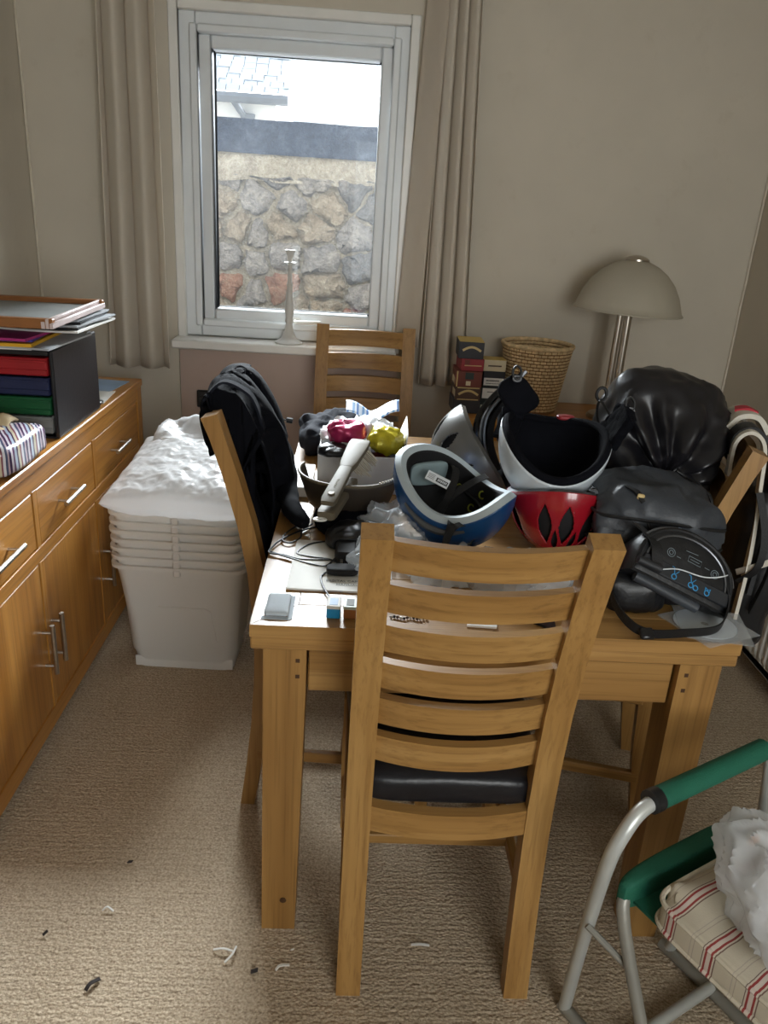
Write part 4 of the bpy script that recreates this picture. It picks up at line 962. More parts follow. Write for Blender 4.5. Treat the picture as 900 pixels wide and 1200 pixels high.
# ================================================================== HELMETS AND BAGS
plain('helmet_blue', (16, 70, 122), .35, var=.06, coat=.15); plain('helmet_white', (206, 214, 220), .33, var=.03, coat=.2); plain('helmet_red', (150, 20, 34), .22, var=.08, coat=.5)
plain('helmet_silver', (128, 128, 126), .3, .55, var=.08); plain('liner_grey', (176, 188, 194), .6, var=.05); plain('pad_teal_grey', (140, 160, 164), .85); plain('pad_yellow', (136, 140, 40), .7); plain('label_white', (222, 228, 232), .6)
plain('steel_dark', (110, 112, 116), .35, .8)
def cam_dir(a, b, c): return (CR * a + CU * b + CF * c).normalized()
class Helm:
    """bowl-shaped shell: crown at the local origin, opening towards +z"""
    def __init__(s, L, W, H, rim, egg=.06): s.L, s.W, s.H, s.rim, s.egg = L, W, H, rim, egg
    def pt(s, a, ph, k=1.0, dz=0.0):
        e = 1 + s.egg * math.cos(a)
        return V((s.L / 2 * math.sin(ph) * math.cos(a) * k, s.W / 2 * math.sin(ph) * math.sin(a) * k * e, s.H * (1 - k * math.cos(ph)) + dz))
    def shell(s, M, k=1.0, nu=72, nv=26, hole=None, p0=.04):
        m = MB(); vs = []; fs = []
        for i in range(nu):
            a = 2 * PI * i / nu; pm = s.rim(a)
            for j in range(nv): vs.append(s.pt(a, p0 + (pm - p0) * j / (nv - 1), k))
        for i in range(nu):
            i2 = (i + 1) % nu
            for j in range(nv - 1):
                a = 2 * PI * (i + .5) / nu; ph = s.rim(a) * (j + .5) / (nv - 1)
                if hole and hole(a, ph): continue
                fs.append((i * nv + j, i2 * nv + j, i2 * nv + j + 1, i * nv + j + 1))
        if not hole: fs.append(tuple(i * nv for i in range(nu)))
        return m.add(vs, fs, M)
    def band(s, M, k0, k1, d0, d1, nu=72):
        """rim band between two shells scaled k0, k1; d = angle beyond the rim"""
        R = []
        for i in range(nu):
            a = 2 * PI * i / nu; pm = s.rim(a)
            R.append([s.pt(a, pm + d0, k0), s.pt(a, pm + d1, (k0 + k1) / 2), s.pt(a, pm + d0, k1), s.pt(a, pm - .10, k1), s.pt(a, pm - .10, k0)])
        return MB().rings(R, False, True, True, M)
    def rimline(s, M, k, d, nu=72): return [M @ s.pt(2 * PI * i / nu, s.rim(2 * PI * i / nu) + d, k) for i in range(nu)]
# ---- blue bicycle helmet, upside down
l = cam_dir(.74, -.53, -.42); n = cam_dir(.167, .751, -.653); w = n.cross(l).normalized(); l = w.cross(n)
Hb = Helm(.300, .225, .172, lambda a: 1.52 + .16 * math.cos(2 * a) + .05 * math.cos(a) + .07 * math.cos(3 * a), .03)
oc = V((.236, 1.672, .92)); Mb_ = frame(oc - n * .172, l, w, n)
lowest = min((Mb_ @ Hb.pt(2 * PI * i / 60, .04 + 1.5 * j / 20)).z for i in range(60) for j in range(21))
Mb_ = Matrix.Translation((0, 0, TZT - lowest)) @ Mb_
bh_ = thing('bicycle_helmet', 'blue bicycle helmet with white rim lying upside down on the table', 'helmet', tuple(Mb_ @ V((0, 0, 0))))
def hole_from(spec):
    def f(a, ph):
        a = (a + PI) % (2 * PI) - PI
        for a0, q0, q1, wd in spec:
            if q0 < ph < q1 and abs((a - a0 + PI) % (2 * PI) - PI) < wd * math.sin(PI * (ph - q0) / (q1 - q0)): return True
        return False
    return f
bl_holes = hole_from([(-2.30, .80, 1.30, .12), (-1.75, .55, 1.05, .12), (1.6, .6, 1.2, .12), (2.5, .6, 1.2, .12), (3.05, .55, 1.15, .12), (.5, .5, 1.1, .12), (-.55, .6, 1.15, .12)])
lab(Hb.shell(Mb_, 1.0, 120, 40, bl_holes).build('outer_shell', 'helmet_blue', bh_, solid=.003), 'deep blue moulded shell')
Hb.shell(Mb_, .955).build('foam_liner', 'liner_grey', bh_, solid=.004)
Hb.shell(Mb_, .81).build('inner_padding', 'black_foam', bh_, solid=.003)
lab(Hb.band(Mb_, 1.005, .81, .0, .05).build('rim', 'liner_grey', bh_), 'pale grey foam rim')
for a0, wd_ in ((-1.35, .55), (1.7, .5)):
    pts = [Mb_ @ Hb.pt(a0 + wd_ * (k / 8 - .5) * 2, Hb.rim(a0 + wd_ * (k / 8 - .5) * 2) - .15, 1.012) for k in range(9)]
    MB().tube(pts, [.004 + .007 * math.sin(PI * k / 8) for k in range(9)], 8).build('side_trim', 'steel_dark', bh_)
MB().sup((0, 0, 0), (.052, .008, .030), .5, .5, 24, 12, None, Mb_ @ Matrix.Translation((-.085, .035, .118)) @ Matrix.Rotation(math.radians(62), 4, 'Z') @ Matrix.Rotation(math.radians(-12), 4, 'X')).build('brow_pad', 'pad_teal_grey', bh_)
pv = CF + CR * ((513 - 450) / FPX) - CU * ((562 - 600) / FPX); Mlab = frame(V((0, 0, CAMZ)) + pv * ((oc - V((0, 0, CAMZ))).dot(CF) + .012), CR * .87 - CU * .45, CF, CR * .45 + CU * .87) @ Matrix.Scale(.82, 4)
lbw = MB().box(-.034, -.001, -.013, .034, .001, .013, .0, Mlab).build('size_label', 'label_white', bh_)
MB().box(-.004, -.0016, -.007, .031, -.0008, .005, .0, Mlab).build('black_panel', 'black_plastic', lbw)
m = MB()
for k in range(6): m.box(.001 + .0047 * k, -.0021, -.004 + (.001 if k % 2 else 0), .0036 + .0047 * k, -.0015, .0025, 0, Mlab)
stuff(m.build('print', 'label_white', lbw, smooth=False))
m = MB()
for k in range(4): m.box(-.030, -.0016, .006 - .004 * k, -.010, -.0008, .0075 - .004 * k, 0, Mlab)
stuff(m.build('small_print', 'grey_card', lbw, smooth=False))
for a_, f_ in ((.55, .95), (1.15, .80), (1.15, 1.15), (1.75, 1.0), (2.35, 1.05), (.2, .7), (1.0, .35)):
    q_ = Mb_ @ Hb.pt(a_, f_, .785)
    MB().tube([q_ + CR * (.007 * math.cos(2 * PI * k / 12)) + CU * (.009 * math.sin(2 * PI * k / 12)) for k in range(12)], .0022, 5, loop=True).build('pad_mark', 'pad_yellow', bh_)
def strap(parent, pts, wd_, side, mat='black_webbing', t=.0022): return MB().strip(curve_pts(pts, 6), wd_, t, side).build('strap', mat, parent)
def HP(x, y, z): return Mb_ @ V((x, y, z))
strap(bh_, [HP(-.075, .085, .135), HP(-.030, .055, .152), HP(0, .0, .130), HP(.005, -.03, .085)], .017, tuple(l))
strap(bh_, [HP(.03, .097, .155), HP(.02, .055, .150), HP(.004, .0, .120), HP(-.004, -.035, .08)], .017, tuple(l))
strap(bh_, [HP(.000, -.035, .085), HP(.045, -.06, .11), HP(.075, -.098, .148), HP(.085, -.118, .125), HP(.088, -.122, .09)], .016, tuple(l))
strap(bh_, [HP(.118, -.02, .146), HP(.10, -.07, .150), HP(.090, -.110, .152), HP(.088, -.122, .11)], .014, tuple(l))
MB().tube([HP(.100 * math.cos(t), .075 * math.sin(t), .098) for t in [2.6 - .52 * k for k in range(10)]], .006, 8).build('retention_band', 'black_plastic', bh_)
MB().sup((0, 0, 0), (.016, .012, .010), .5, .5, 16, 10, None, frame(HP(.092, -.124, .07), l, w, n)).build('buckle', 'steel_dark', bh_)

# ---- red bicycle helmet, upside down under the white one
nr = V((.03, .24, .97)).normalized(); lr = V((.10, .97, -.24)); wr = nr.cross(lr).normalized(); lr = wr.cross(nr)
Hr = Helm(.285, .245, .155, lambda a: 1.50 + .06 * math.cos(2 * a), .02)
Mr = frame(V((.487, 1.668, .775)), lr, wr, nr)
lowest = min((Mr @ Hr.pt(2 * PI * i / 60, .04 + 1.4 * j / 20)).z for i in range(60) for j in range(21))
Mr = Matrix.Translation((0, 0, TZT - lowest)) @ Mr
rh = thing('bicycle_helmet', 'red vented bicycle helmet upside down beneath the white helmet', 'helmet', tuple(Mr @ V((0, 0, 0))))
rspec = [(PI + d, .62, 1.36, .15) for d in (-1.25, -.45, .0, .48, 1.2, 2.0, 2.7)] + [(PI + .24, .35, .95, .09), (PI - .22, .35, .95, .09)]
Hr.shell(Mr, 1.0, 360, 110, hole_from(rspec)).build('outer_shell', 'helmet_red', rh, solid=.004)
Hr.shell(Mr, .93).build('foam_liner', 'black_foam', rh, solid=.003)
Hr.band(Mr, 1.0, .88, 0, .03).build('rim', 'steel_dark', rh)
for k in range(3): MB().sup((0, 0, 0), (.030, .012, .006), .7, .7, 16, 10, None, Mr @ Matrix.Translation((-.03 + .045 * k, .02 * k - .01, .09)) @ Matrix.Rotation(.5 * k, 4, 'Z')).build('pad', 'steel_dark', rh)
strap(rh, [Mr @ V((.08, -.095, .15)), Mr @ V((.115, -.115, .185)), Mr @ V((.155, -.125, .22))], .022, (0, 1, .3))

# ---- white snow helmet resting in the red one
nw = V((.02, -.40, .915)).normalized(); lw = V((-.08, -.90, -.40)); ww = nw.cross(lw).normalized(); lw = ww.cross(nw)   # front towards the room
Hw = Helm(.285, .250, .165, lambda a: 1.50 + .10 * math.cos(a) - .16 * math.cos(2 * a), .0)
Mw = frame(V((.462, 1.785, .885)), lw, ww, nw)
wh = thing('snow_helmet', 'white snow helmet upside down with black ear pads sticking up', 'helmet', tuple(Mw @ V((0, 0, 0))))
Hw.shell(Mw, 1.0, 96, 36).build('outer_shell', 'helmet_white', wh, solid=.004)
Hw.shell(Mw, .90, p0=.02).build('inner_padding', 'black_cotton', wh, solid=.004)
Hw.band(Mw, .99, .89, -.01, .05).build('rim', 'black_foam', wh)
MB().tube(Hw.rimline(Mw, .93, .02), .010, 10, loop=True).build('rim_padding', 'black_cotton', wh)
for s in (1, -1):
    a0 = s * PI / 2
    def flapf(u, v, s=s, a0=a0):
        a = a0 + (-.38 + .76 * u) * (1 - .25 * v) + (.10 if s > 0 else .0)
        p = Hw.pt(a, Hw.rim(a), .93); out = V((0, s * (.010 + .02 * v), .085 * v)); q = p + out
        q += V((0, 0, -.02 * abs(u - .5) * v)); return Mw @ (q + V((.003 * nz((u * 5, v * 5, s), 1), .004 * nz((u * 6, v * 5, s + 3), 1), 0)))
    if s > 0:
        MB().grid(flapf, 20, 16).build('ear_pad', 'black_cotton', wh, solid=.022); tip = flapf(.5, 1.0)
    else:
        pc_ = U(606, 463, y=1.815); Mq = frame(pc_, CR * .80 + CU * .60, CF, CU * .80 - CR * .60)
        MB().sup((0, 0, 0), (.036, .016, .050), .6, .6, 36, 20, crump(.006, 16, .004, 40, 3), Mq).build('ear_pad', 'black_cotton', wh)
        MB().strip([pc_ - CU * .03 - CR * .01, pc_ - CU * .055 - CR * .012, Mw @ Hw.pt(-PI / 2, 1.45, .93)], .05, .012, tuple(CR)).build('pad_hinge', 'black_cotton', wh)
        tip = U(606, 440, y=1.81)
    MB().tube([tip + CR * (.010 * math.cos(2 * PI * k / 12)) + CU * (.016 * math.sin(2 * PI * k / 12)) + CU * .006 for k in range(12)], .0032, 6, loop=True).build('buckle', 'black_plastic', wh)
    MB().tube([tip + CR * (.009 * math.cos(2 * PI * k / 12)) + CU * (.006 * math.sin(2 * PI * k / 12)) - CU * .008 for k in range(12)], .0028, 6, loop=True).build('strap_ring', 'steel_dark', wh)
m = MB()
for k in range(6):
    a = .93 + .026 * k; p = Mw @ Hw.pt(a, Hw.rim(a) - .10, 1.012); m.tube([p, p + CU * .004 + CR * .002], .0012, 4)
    if k: m.tube([p, p0b], .0010, 4)
    p0b = p
stuff(m.build('brand_print', 'black_plastic', wh, smooth=False))
MB().sup((0, 0, 0), (.022, .014, .006), .6, .6, 16, 10, None, frame(Mw @ Hw.pt(2.75, Hw.rim(2.75), .95) + V((0, 0, .012)), (1, 0, 0), (0, 1, 0), (0, 0, 1))).build('vent_slider', 'c_red', wh)

# ---- silver helmet with black goggles behind
ns = V((.86, .12, .40)).normalized(); ls = V((-.05, .55, .6)); wsd = ns.cross(ls).normalized(); ls = wsd.cross(ns)
Hs = Helm(.285, .235, .15, lambda a: 1.45 + .08 * math.cos(2 * a), .03)
Ms = frame(V((.232, 2.03, .90)), ls, wsd, ns)
lowest = min((Ms @ Hs.pt(2 * PI * i / 60, .04 + 1.4 * j / 20)).z for i in range(60) for j in range(21))
Ms = Matrix.Translation((0, 0, TZT - lowest)) @ Ms
sh = thing('ski_helmet', 'silver grey helmet lying on its side behind the blue one', 'helmet', (.25, 2.06, TZT))
Hs.shell(Ms, 1.0, 260, 90, hole_from([(-PI + .75 * k, .55, 1.15, .13) for k in range(8)])).build('outer_shell', 'helmet_silver', sh, solid=.004)
Hs.shell(Ms, .93).build('inner_padding', 'black_foam', sh, solid=.003)
Hs.band(Ms, 1.0, .88, 0, .05).build('rim', 'helmet_silver', sh)
MB().tube([Ms @ Hs.pt(-1.57 + .12 * k - .3, 1.30, 1.03) for k in range(6)], .007, 8).build('side_clip', 'helmet_silver', sh)
gg = thing('ski_goggles', 'glossy black goggles and strap leaning between silver and white helmets', 'goggles', (.36, 2.0, TZT + .03))
gp = curve_pts([U(566, 552, y=1.97), U(557, 520, y=1.97), U(560, 490, y=1.98), U(575, 468, y=1.99), U(592, 452, y=2.0), U(606, 436, y=2.0)], 8); gp = [p + V((.013, 0, 0)) for p in gp]
MB().tube(gp, [.020 - .010 * abs(i / (len(gp) - 1) - .35) - .010 * max(0, i / (len(gp) - 1) - .7) / .3 for i in range(len(gp))], 12, flat=.55).build('frame', 'black_gloss', gg)
gp2 = [p + V((.022, .012, .0)) for p in gp]
MB().tube(gp2[:34], [.016] * len(gp2[:34]), 10, flat=.6).build('foam', 'black_foam', gg)
gp3 = [p + V((.008, -.012, .006)) for p in gp]
MB().tube(gp3, .0045, 6).build('lens_edge', 'steel_dark', gg)
MB().sup((.425, 2.02, 1.0), (.040, .03, .075), .6, .6, 26, 16, crump(.008, 14, .006, 30, 4), None).build('strap_bundle', 'black_cotton', gg)
MB().sup((.455, 2.035, TZT + .065), (.045, .05, .066), .7, .7, 24, 16, crump(.012, 14, .01, 30, 8)).clampz(TZT).build('case', 'black_nylon', gg)

# ---- black drawstring bag
db = thing('drawstring_bag', 'glossy black drawstring bag standing behind the grey pouch', 'bag', (.775, 1.87, TZT))
plain('satin_black', (24, 23, 27), .34, bmp=.2, bscale=16, var=.2)
gax = V((-.10, -.97, .03)).normalized(); ga = gax.orthogonal().normalized(); gb = gax.cross(ga)
bc_ = V((.775, 1.868, .972))
def bagf(u, v):
    th = 2 * PI * u; c = 1 - 2 * v; c = math.cos(PI * v); s_ = math.sin(PI * v)
    d = gax * c + (ga * math.cos(th) + gb * math.sin(th)) * s_
    p = V((math.copysign(abs(d.x) ** .80, d.x) * .172, math.copysign(abs(d.y) ** .85, d.y) * .145, math.copysign(abs(d.z) ** .78, d.z) * .203))
    if p.z > 0: p.z *= 1 - .10 * (p.x / .17); p.z -= .05 * max(0, -p.y / .145)
    near = max(0.0, 1 - v / .36)
    fold = (math.sin(th * 11 + 1.5 * nz((math.cos(th), math.sin(th), 3), 2)) + .6 * math.sin(th * 7 + 1)) * .013 * math.sin(PI * min(1, max(0, v / .36))) ** 1.0
    q = p * (1 + fold / .16 * 1.0) + V((0, 0, 0))
    if v < .10: q += -gax * .035 * (1 - v / .10)      # dimple at the gathered mouth
    q += d * (.010 * nz(p, 9, 3) + .026 * (.22 - abs(nz(p, 8, 11))) + .014 * (.22 - abs(nz(p, 19, 6))))
    return bc_ + q
MB().grid(bagf, 150, 60, True, False).clampz(TZT).build('sack', 'satin_black', db)
kn = bagf(0, .04)
MB().tube([kn + (ga * math.cos(t) + gb * math.sin(t)) * .016 - gax * 0 + gax * .012 for t in [2 * PI * k / 14 for k in range(14)]], .004, 6, loop=True).build('drawcord', 'black_webbing', db)
MB().tube(curve_pts([U(722, 500, y=1.76), U(704, 470, y=1.80), U(700, 490, y=1.82), U(712, 520, y=1.80)], 6), .003, 6).build('drawcord', 'black_webbing', db)
tp = U(705, 462, y=1.83)
MB().tube([tp + V((.012 * math.cos(2 * PI * k / 12), 0, .016 * math.sin(2 * PI * k / 12))) for k in range(12)], .004, 6, loop=True).build('cord_lock', 'black_plastic', db)

# ---- grey pouch bag
gp_ = thing('pouch_bag', 'dark grey zipped pouch bag leaning on the black drawstring bag', 'bag', (.655, 1.60, TZT))
Mg = Matrix.Translation((.668, 1.590, TZT + .117)) @ Matrix.Rotation(math.radians(-4), 4, 'Z') @ Matrix.Rotation(math.radians(4), 4, 'Y')
def gpf(p, d):
    q = V(p) + V(d) * (.006 * nz(p, 12, 2) + .020 * (.22 - abs(nz(p, 9, 5))) + .010 * (.22 - abs(nz(p, 22, 8))))
    q.z -= .030 * (p.x / .15) ** 2 * (1 if p.z > 0 else 0); q.z += .012 * (p.y / .1) * (p.z > 0); return q
MB().sup((0, 0, .020), (.142, .105, .085), .55, .5, 110, 54, gpf, Mg).build('body', 'grey_nylon', gp_)
MB().sup((-.002, -.004, -.062), (.138, .098, .052), .4, .4, 70, 30, gpf, Mg).clampz(TZT).build('lower_compartment', 'black_nylon', gp_)
def ringz(z, kx, ky): return [Mg @ V((math.copysign(abs(math.cos(t)) ** .5, math.cos(t)) * .142 * kx, math.copysign(abs(math.sin(t)) ** .5, math.sin(t)) * .105 * ky, z - .012 * math.cos(t) ** 2)) for t in [2 * PI * k / 60 for k in range(60)]]
MB().tube(ringz(.040, 1.0, 1.0), .0038, 6, loop=True).build('zip_piping', 'black_webbing', gp_)
MB().tube(ringz(-.022, 1.0, 1.03), .0035, 6, loop=True).build('zip_piping', 'black_webbing', gp_)
MB().tube(curve_pts([Mg @ V(p) for p in ((-.06, -.085, .075), (-.03, -.108, .02), (.02, -.118, -.02), (.09, -.112, -.03), (.135, -.08, -.01))], 6), .0030, 6).build('pull_cord', 'cord_black', gp_)
MB().sup((0, 0, 0), (.008, .004, .006), .5, .5, 12, 8, None, Mg @ Matrix.Translation((-.062, -.082, .083))).build('zip_pull', 'gold_print', gp_)
MB().strip(curve_pts([Mg @ V(p) for p in ((-.085, -.05, .092), (-.070, -.075, .090), (-.055, -.09, .075))], 5), .012, .003, (1, 0, 0)).build('zip_tab', 'black_webbing', gp_)

# ---- black handlebar bag with blue pictograms
hb_ = thing('handlebar_bag', 'black half-round bag with pale blue pictograms on the table corner', 'bag', (.65, 1.42, TZT))
plain('pale_print', (120, 132, 138), .6); plain('cyan_print', (60, 150, 205), .5); plain('mid_grey_rubber', (36, 38, 42), .5)
ex = (CR * .88 - CU * .44 + CF * .12).normalized(); en = V((.12, -.80, .58)).normalized(); en = (en - ex * en.dot(ex)).normalized(); ey = en.cross(ex).normalized()
hc = V((.668, 1.392, .848)); Mh_ = frame(hc, ex, ey, en) @ Matrix.Scale(1.14, 4)
def dpoly(sc, n_=22):
    return [(.098 * sc * math.cos(PI * k / n_), .085 * sc * math.sin(PI * k / n_) ** .85) for k in range(n_ + 1)] + [(-.10 * sc * (1 - 2 * k / 6), -.030 * sc) for k in range(7)]
m = MB().rings([[V((x, y, z)) for x, y in dpoly(sc)] for sc, z in ((.80, -.080), (.97, -.066), (1.03, -.03), (1.02, .0), (.95, .012), (.86, .014))], True, True, False, Mh_).clampz(TZT + .0058)
m.build('body', 'black_nylon', hb_)
MB().tube([Mh_ @ V((x, y, .012)) for x, y in dpoly(.95)], .0040, 6, loop=True).build('piping', 'black_webbing', hb_)
MB().tube([Mh_ @ V((x, y, .015)) for x, y in dpoly(.82)[:23]], .0022, 6).build('piping', 'steel_dark', hb_)
MB().tube([Mh_ @ V((x, y - .004, .008)) for x, y in dpoly(1.03)[2:20]], .0030, 6).build('zip', 'steel_dark', hb_)
bandp = MB().box(-.085, -.018, .0125, .092, .008, .0185, .002, Mh_).build('strap_band', 'mid_grey_rubber', hb_)
def ringmark(par, x, y, r_, t, mat, z): MB().tube([Mh_ @ V((x + r_ * math.cos(2 * PI * k / 16), y + r_ * math.sin(2 * PI * k / 16), z)) for k in range(16)], t, 5, loop=True).build('pictogram', mat, par)
for x, y in ((-.038, .030), (.052, .030)):
    ringmark(hb_, x, y, .0075, .0007, 'pale_print', .0150); ringmark(hb_, x, y, .0038, .0007, 'pale_print', .0150)
def strokes(par, lst, mat, z, t=.0008, nm='pictogram'):
    m = MB()
    for pts in lst: m.tube([Mh_ @ V((x, y, z)) for x, y in pts], t, 5)
    m.build(nm, mat, par)
strokes(hb_, [[(-.004, .040), (.022, .040), (.022, .030), (-.004, .030), (-.004, .040)], [(.000, .035), (.018, .035)], [(-.026, .028), (-.018, .028)], [(.030, .033), (.040, .033)], [(-.012, .046), (.012, .048)]], 'pale_print', .0150, .0006)
for k, x in enumerate((-.022, .012, .045)):
    ringmark(bandp, x, -.010, .0045, .0011, 'cyan_print', .0190)
    if k < 2: strokes(bandp, [[(x, -.0055), (x - .004, .006), (x - .008, .006)], [(x + .001, -.0055), (x + .007, .003)]], 'cyan_print', .0190, .0009)
    if k == 1: ringmark(bandp, x + .010, -.011, .0045, .0011, 'cyan_print', .0190)
    if k == 2: strokes(bandp, [[(x - .004, -.007), (x - .005, -.001), (x, -.004), (x + .005, -.001), (x + .004, -.008)]], 'cyan_print', .0190, .0012)
MB().tube([Mh_ @ V((-.10, -.016, .030)), Mh_ @ V((-.055, -.014, .030))], .0085, 10).build('cord_toggle', 'mid_grey_rubber', hb_)
MB().tube(curve_pts([Mh_ @ V(p) for p in ((-.055, -.014, .030), (-.02, .004, .024), (.03, .014, .020), (.065, .032, .018), (.082, .052, .004), (.06, .078, -.02))], 6), .0013, 6).build('bungee', 'label_white', hb_)
MB().tube([Mh_ @ V((-.085, -.036, .006)), Mh_ @ V((.04, -.040, .010))], .0105, 10).build('rolled_edge', 'grey_nylon', hb_)
MB().tube(curve_pts([Mh_ @ V(p) for p in ((-.02, .095, -.02), (.0, .082, .006), (.03, .078, .004), (.06, .06, .006))], 5), .0022, 6).build('zip_cord', 'paper_blue', hb_)
MB().sup((.588, 1.44, TZT + .042), (.066, .066, .045), .6, .6, 40, 22, crump(.014, 12, .012, 26, 5)).clampz(TZT).build('lower_pocket', 'black_nylon', hb_)
MB().sup((.680, 1.455, TZT + .034), (.066, .05, .036), .6, .6, 30, 18, crump(.008, 12, .006, 26, 7)).clampz(TZT + .0058).build('lower_pocket', 'black_nylon', hb_)
def tp_(px, py, z): return U(px, py, z=z)
MB().strip(curve_pts([tp_(722, 668, .83), tp_(718, 700, .81), tp_(735, 728, .795), tp_(760, 742, .782), tp_(800, 742, .785), tp_(840, 737, .785), tp_(852, 715, .80), tp_(850, 690, .83)], 7), .021, .003, [V((0, -.3, 1))] * 60).build('waist_strap', 'black_webbing', hb_)
MB().box(-.014, -.012, -.005, .014, .012, .005, .003, frame(tp_(757, 742, .784) + V((0, -.003, .001)), (1, .1, 0), (-.1, .9, .5), (.1, -.5, .9))).build('buckle', 'black_plastic', hb_)
MB().strip(curve_pts([Mh_ @ V(p) for p in ((-.10, .065, -.02), (-.075, .03, .02), (-.06, -.005, .022))], 5), .024, .003, tuple(ex)).build('side_strap', 'black_webbing', hb_)

# ---- clear sleeve with disc
cd = thing('disc_sleeve', 'clear plastic sleeve holding a white disc on the table corner', 'disc', (.72, 1.345, TZT))
MB().box(-.068, -.068, 0, .068, .068, .0012, 0, Matrix.Translation((.722, 1.345, TZT)) @ Matrix.Rotation(math.radians(24), 4, 'Z')).build('sleeve', 'clear_sleeve', cd)
MB().box(-.066, -.066, 0, .066, .066, .0010, 0, Matrix.Translation((.726, 1.338, TZT + .0038)) @ Matrix.Rotation(math.radians(-12), 4, 'Z')).build('sleeve', 'clear_sleeve', cd)
MB().lathe([(.008, 0), (.060, 0), (.060, .0012), (.008, .0012)], (.716, 1.347, TZT + .0015), 40, False).lathe([(.008, .0012), (.060, .0012)], (.716, 1.347, TZT + .0015), 40, False).build('disc', 'label_white', cd)

# ---- rucksack hanging on the right chair's back
rk = thing('rucksack', 'black rucksack with white straps hanging on a dining chair back', 'rucksack', (.97, 1.78, .55))
plain('red_trim', (196, 44, 60), .6)
e1 = V((.24, .97, 0)).normalized(); e2 = V((.97, -.24, 0)).normalized()
def RK(a, b, z): return V((.930, 1.785, z)) + e1 * a + e2 * b
MB().sup((0, 0, 0), (.13, .062, .21), .5, .5, 40, 26, crump(.014, 9, .010, 22, 3), frame(RK(-.005, .075, .74), e1, -e2 * -1 if False else V((0, 0, 1)).cross(e1), (0, 0, 1))).build('pack_body', 'black_nylon', rk)
for a, mt, wd_ in ((-.10, 'white_strap', .030), (.10, 'white_strap', .030)):
    MB().strip(curve_pts([RK(a + .02, -.030, .97), RK(a + .02, -.030, 1.05), RK(a + .015, -.002, 1.078), RK(a + .01, .030, 1.05), RK(a, .040, .95), RK(a - .03, .045, .80), RK(a - .05, .040, .64)], 7), wd_, .008, tuple(e1)).build('shoulder_strap', mt, rk)
MB().strip(curve_pts([RK(-.05, -.03, 1.0), RK(-.05, -.03, 1.060), RK(-.05, .004, 1.082), RK(-.05, .038, 1.06), RK(-.06, .06, 1.02), RK(-.10, .07, .85), RK(-.125, .06, .70)], 7), .055, .010, tuple(e1)).build('harness', 'black_webbing', rk)
MB().strip(curve_pts([RK(.045, -.035, 1.062), RK(.045, -.01, 1.092), RK(.045, .03, 1.092), RK(.04, .06, 1.055)], 6), .10, .012, tuple(e1)).build('top_panel', 'white_strap', rk)
MB().strip(curve_pts([RK(.055, -.015, 1.096), RK(.05, .01, 1.102), RK(.045, .035, 1.094)], 6), .035, .010, tuple(e1)).build('red_patch', 'red_trim', rk)
MB().strip(curve_pts([RK(-.13, .035, .95), RK(-.16, .06, .86), RK(-.165, .06, .78), RK(-.14, .03, .73)], 6), .016, .003, tuple(e2)).build('hanging_strap', 'black_webbing', rk)
MB().strip(curve_pts([RK(-.12, .03, .745), RK(-.155, .05, .775), RK(-.17, .08, .80)], 6), .014, .003, (0, 0, 1)).build('hanging_strap', 'white_strap', rk)
MB().strip(curve_pts([RK(-.17, .085, .80), RK(-.165, .08, .74), RK(-.15, .07, .66)], 6), .022, .003, tuple(e1)).build('hanging_strap', 'black_webbing', rk)

# ================================================================== CAMP CHAIR, CUSHION, FLOOR SCRAPS
plain('aluminium_tube', (196, 198, 194), .36, .35, var=.04); plain('green_canvas', (18, 92, 70), .75, bmp=.35, bscale=420); plain('grey_tube', (146, 143, 134), .42, .3)
stripes_mat('striped_ticking', 1, .074, [(0, (196, 186, 166)), (.30, (120, 96, 86)), (.325, (206, 196, 178)), (.36, (150, 60, 58)), (.41, (210, 196, 184)), (.47, (208, 190, 180)), (.50, (150, 60, 58)), (.545, (206, 194, 178)), (.58, (112, 96, 88)), (.60, (198, 188, 168)), (.80, (176, 164, 150)), (.82, (198, 188, 168)), (.88, (180, 170, 156)), (.90, (198, 188, 168))], .9, .2)
cu_, cv_ = V((.872, .490, 0)), V((.490, -.872, 0))
CO = V((.500, 1.000, 0))
cc = thing('camp_chair', 'folding camp chair with aluminium tubes and green canvas arm', 'chair', tuple(CO), math.atan2(.49, .872))
def CP(a, b, z): return CO + cu_ * a + cv_ * b + V((0, 0, z))
def arm(b, s):
    MB().tube(curve_pts([CP(.04, b - s * .10, .012), CP(.0, b - s * .06, .25), CP(-.045, b - s * .01, .50), CP(-.035, b, .575), CP(.0, b, .612), CP(.06, b, .622)], 6) + [CP(.28, b, .622)] + curve_pts([CP(.33, b, .620), CP(.355, b, .585), CP(.36, b + s * .01, .50), CP(.36, b + s * .02, .40)], 5), .0125, 12).build('arm_tube', 'aluminium_tube', cc)
    MB().tube([CP(.035, b, .622), CP(.318, b, .622)], .0195, 14).build('arm_sleeve', 'green_canvas', cc)
    MB().tube([CP(.018, b, .6215), CP(.037, b, .622)], .0205, 14).build('sleeve_ring', 'black_plastic', cc)
arm(0, 1); arm(.50, -1)
for b, s in ((-.005, 1), (.505, -1)):
    MB().tube(curve_pts([CP(.36, b, .425), CP(.06, b, .428), CP(.02, b, .42), CP(.004, b + s * .012, .39), CP(.004, b + s * .06, .28), CP(.01, b + s * .19, .012)], 6), .0115, 12).build('seat_tube', 'grey_tube', cc)
    MB().sup((0, 0, 0), (.172, .020, .034), .35, .6, 30, 14, None, Matrix.Translation(CP(.172, b, .424)) @ Matrix.Rotation(math.atan2(.49, .872), 4, 'Z')).build('seat_sleeve', 'green_canvas', cc)
    MB().tube([CP(-.030, b - s * .03, .34), CP(.01, b + s * .05, .29)], .006, 8).build('brace', 'grey_tube', cc)
MB().tube([CP(.04, -.11, .012), CP(.04, .62, .012)], .0125, 12).build('base_tube', 'grey_tube', cc)
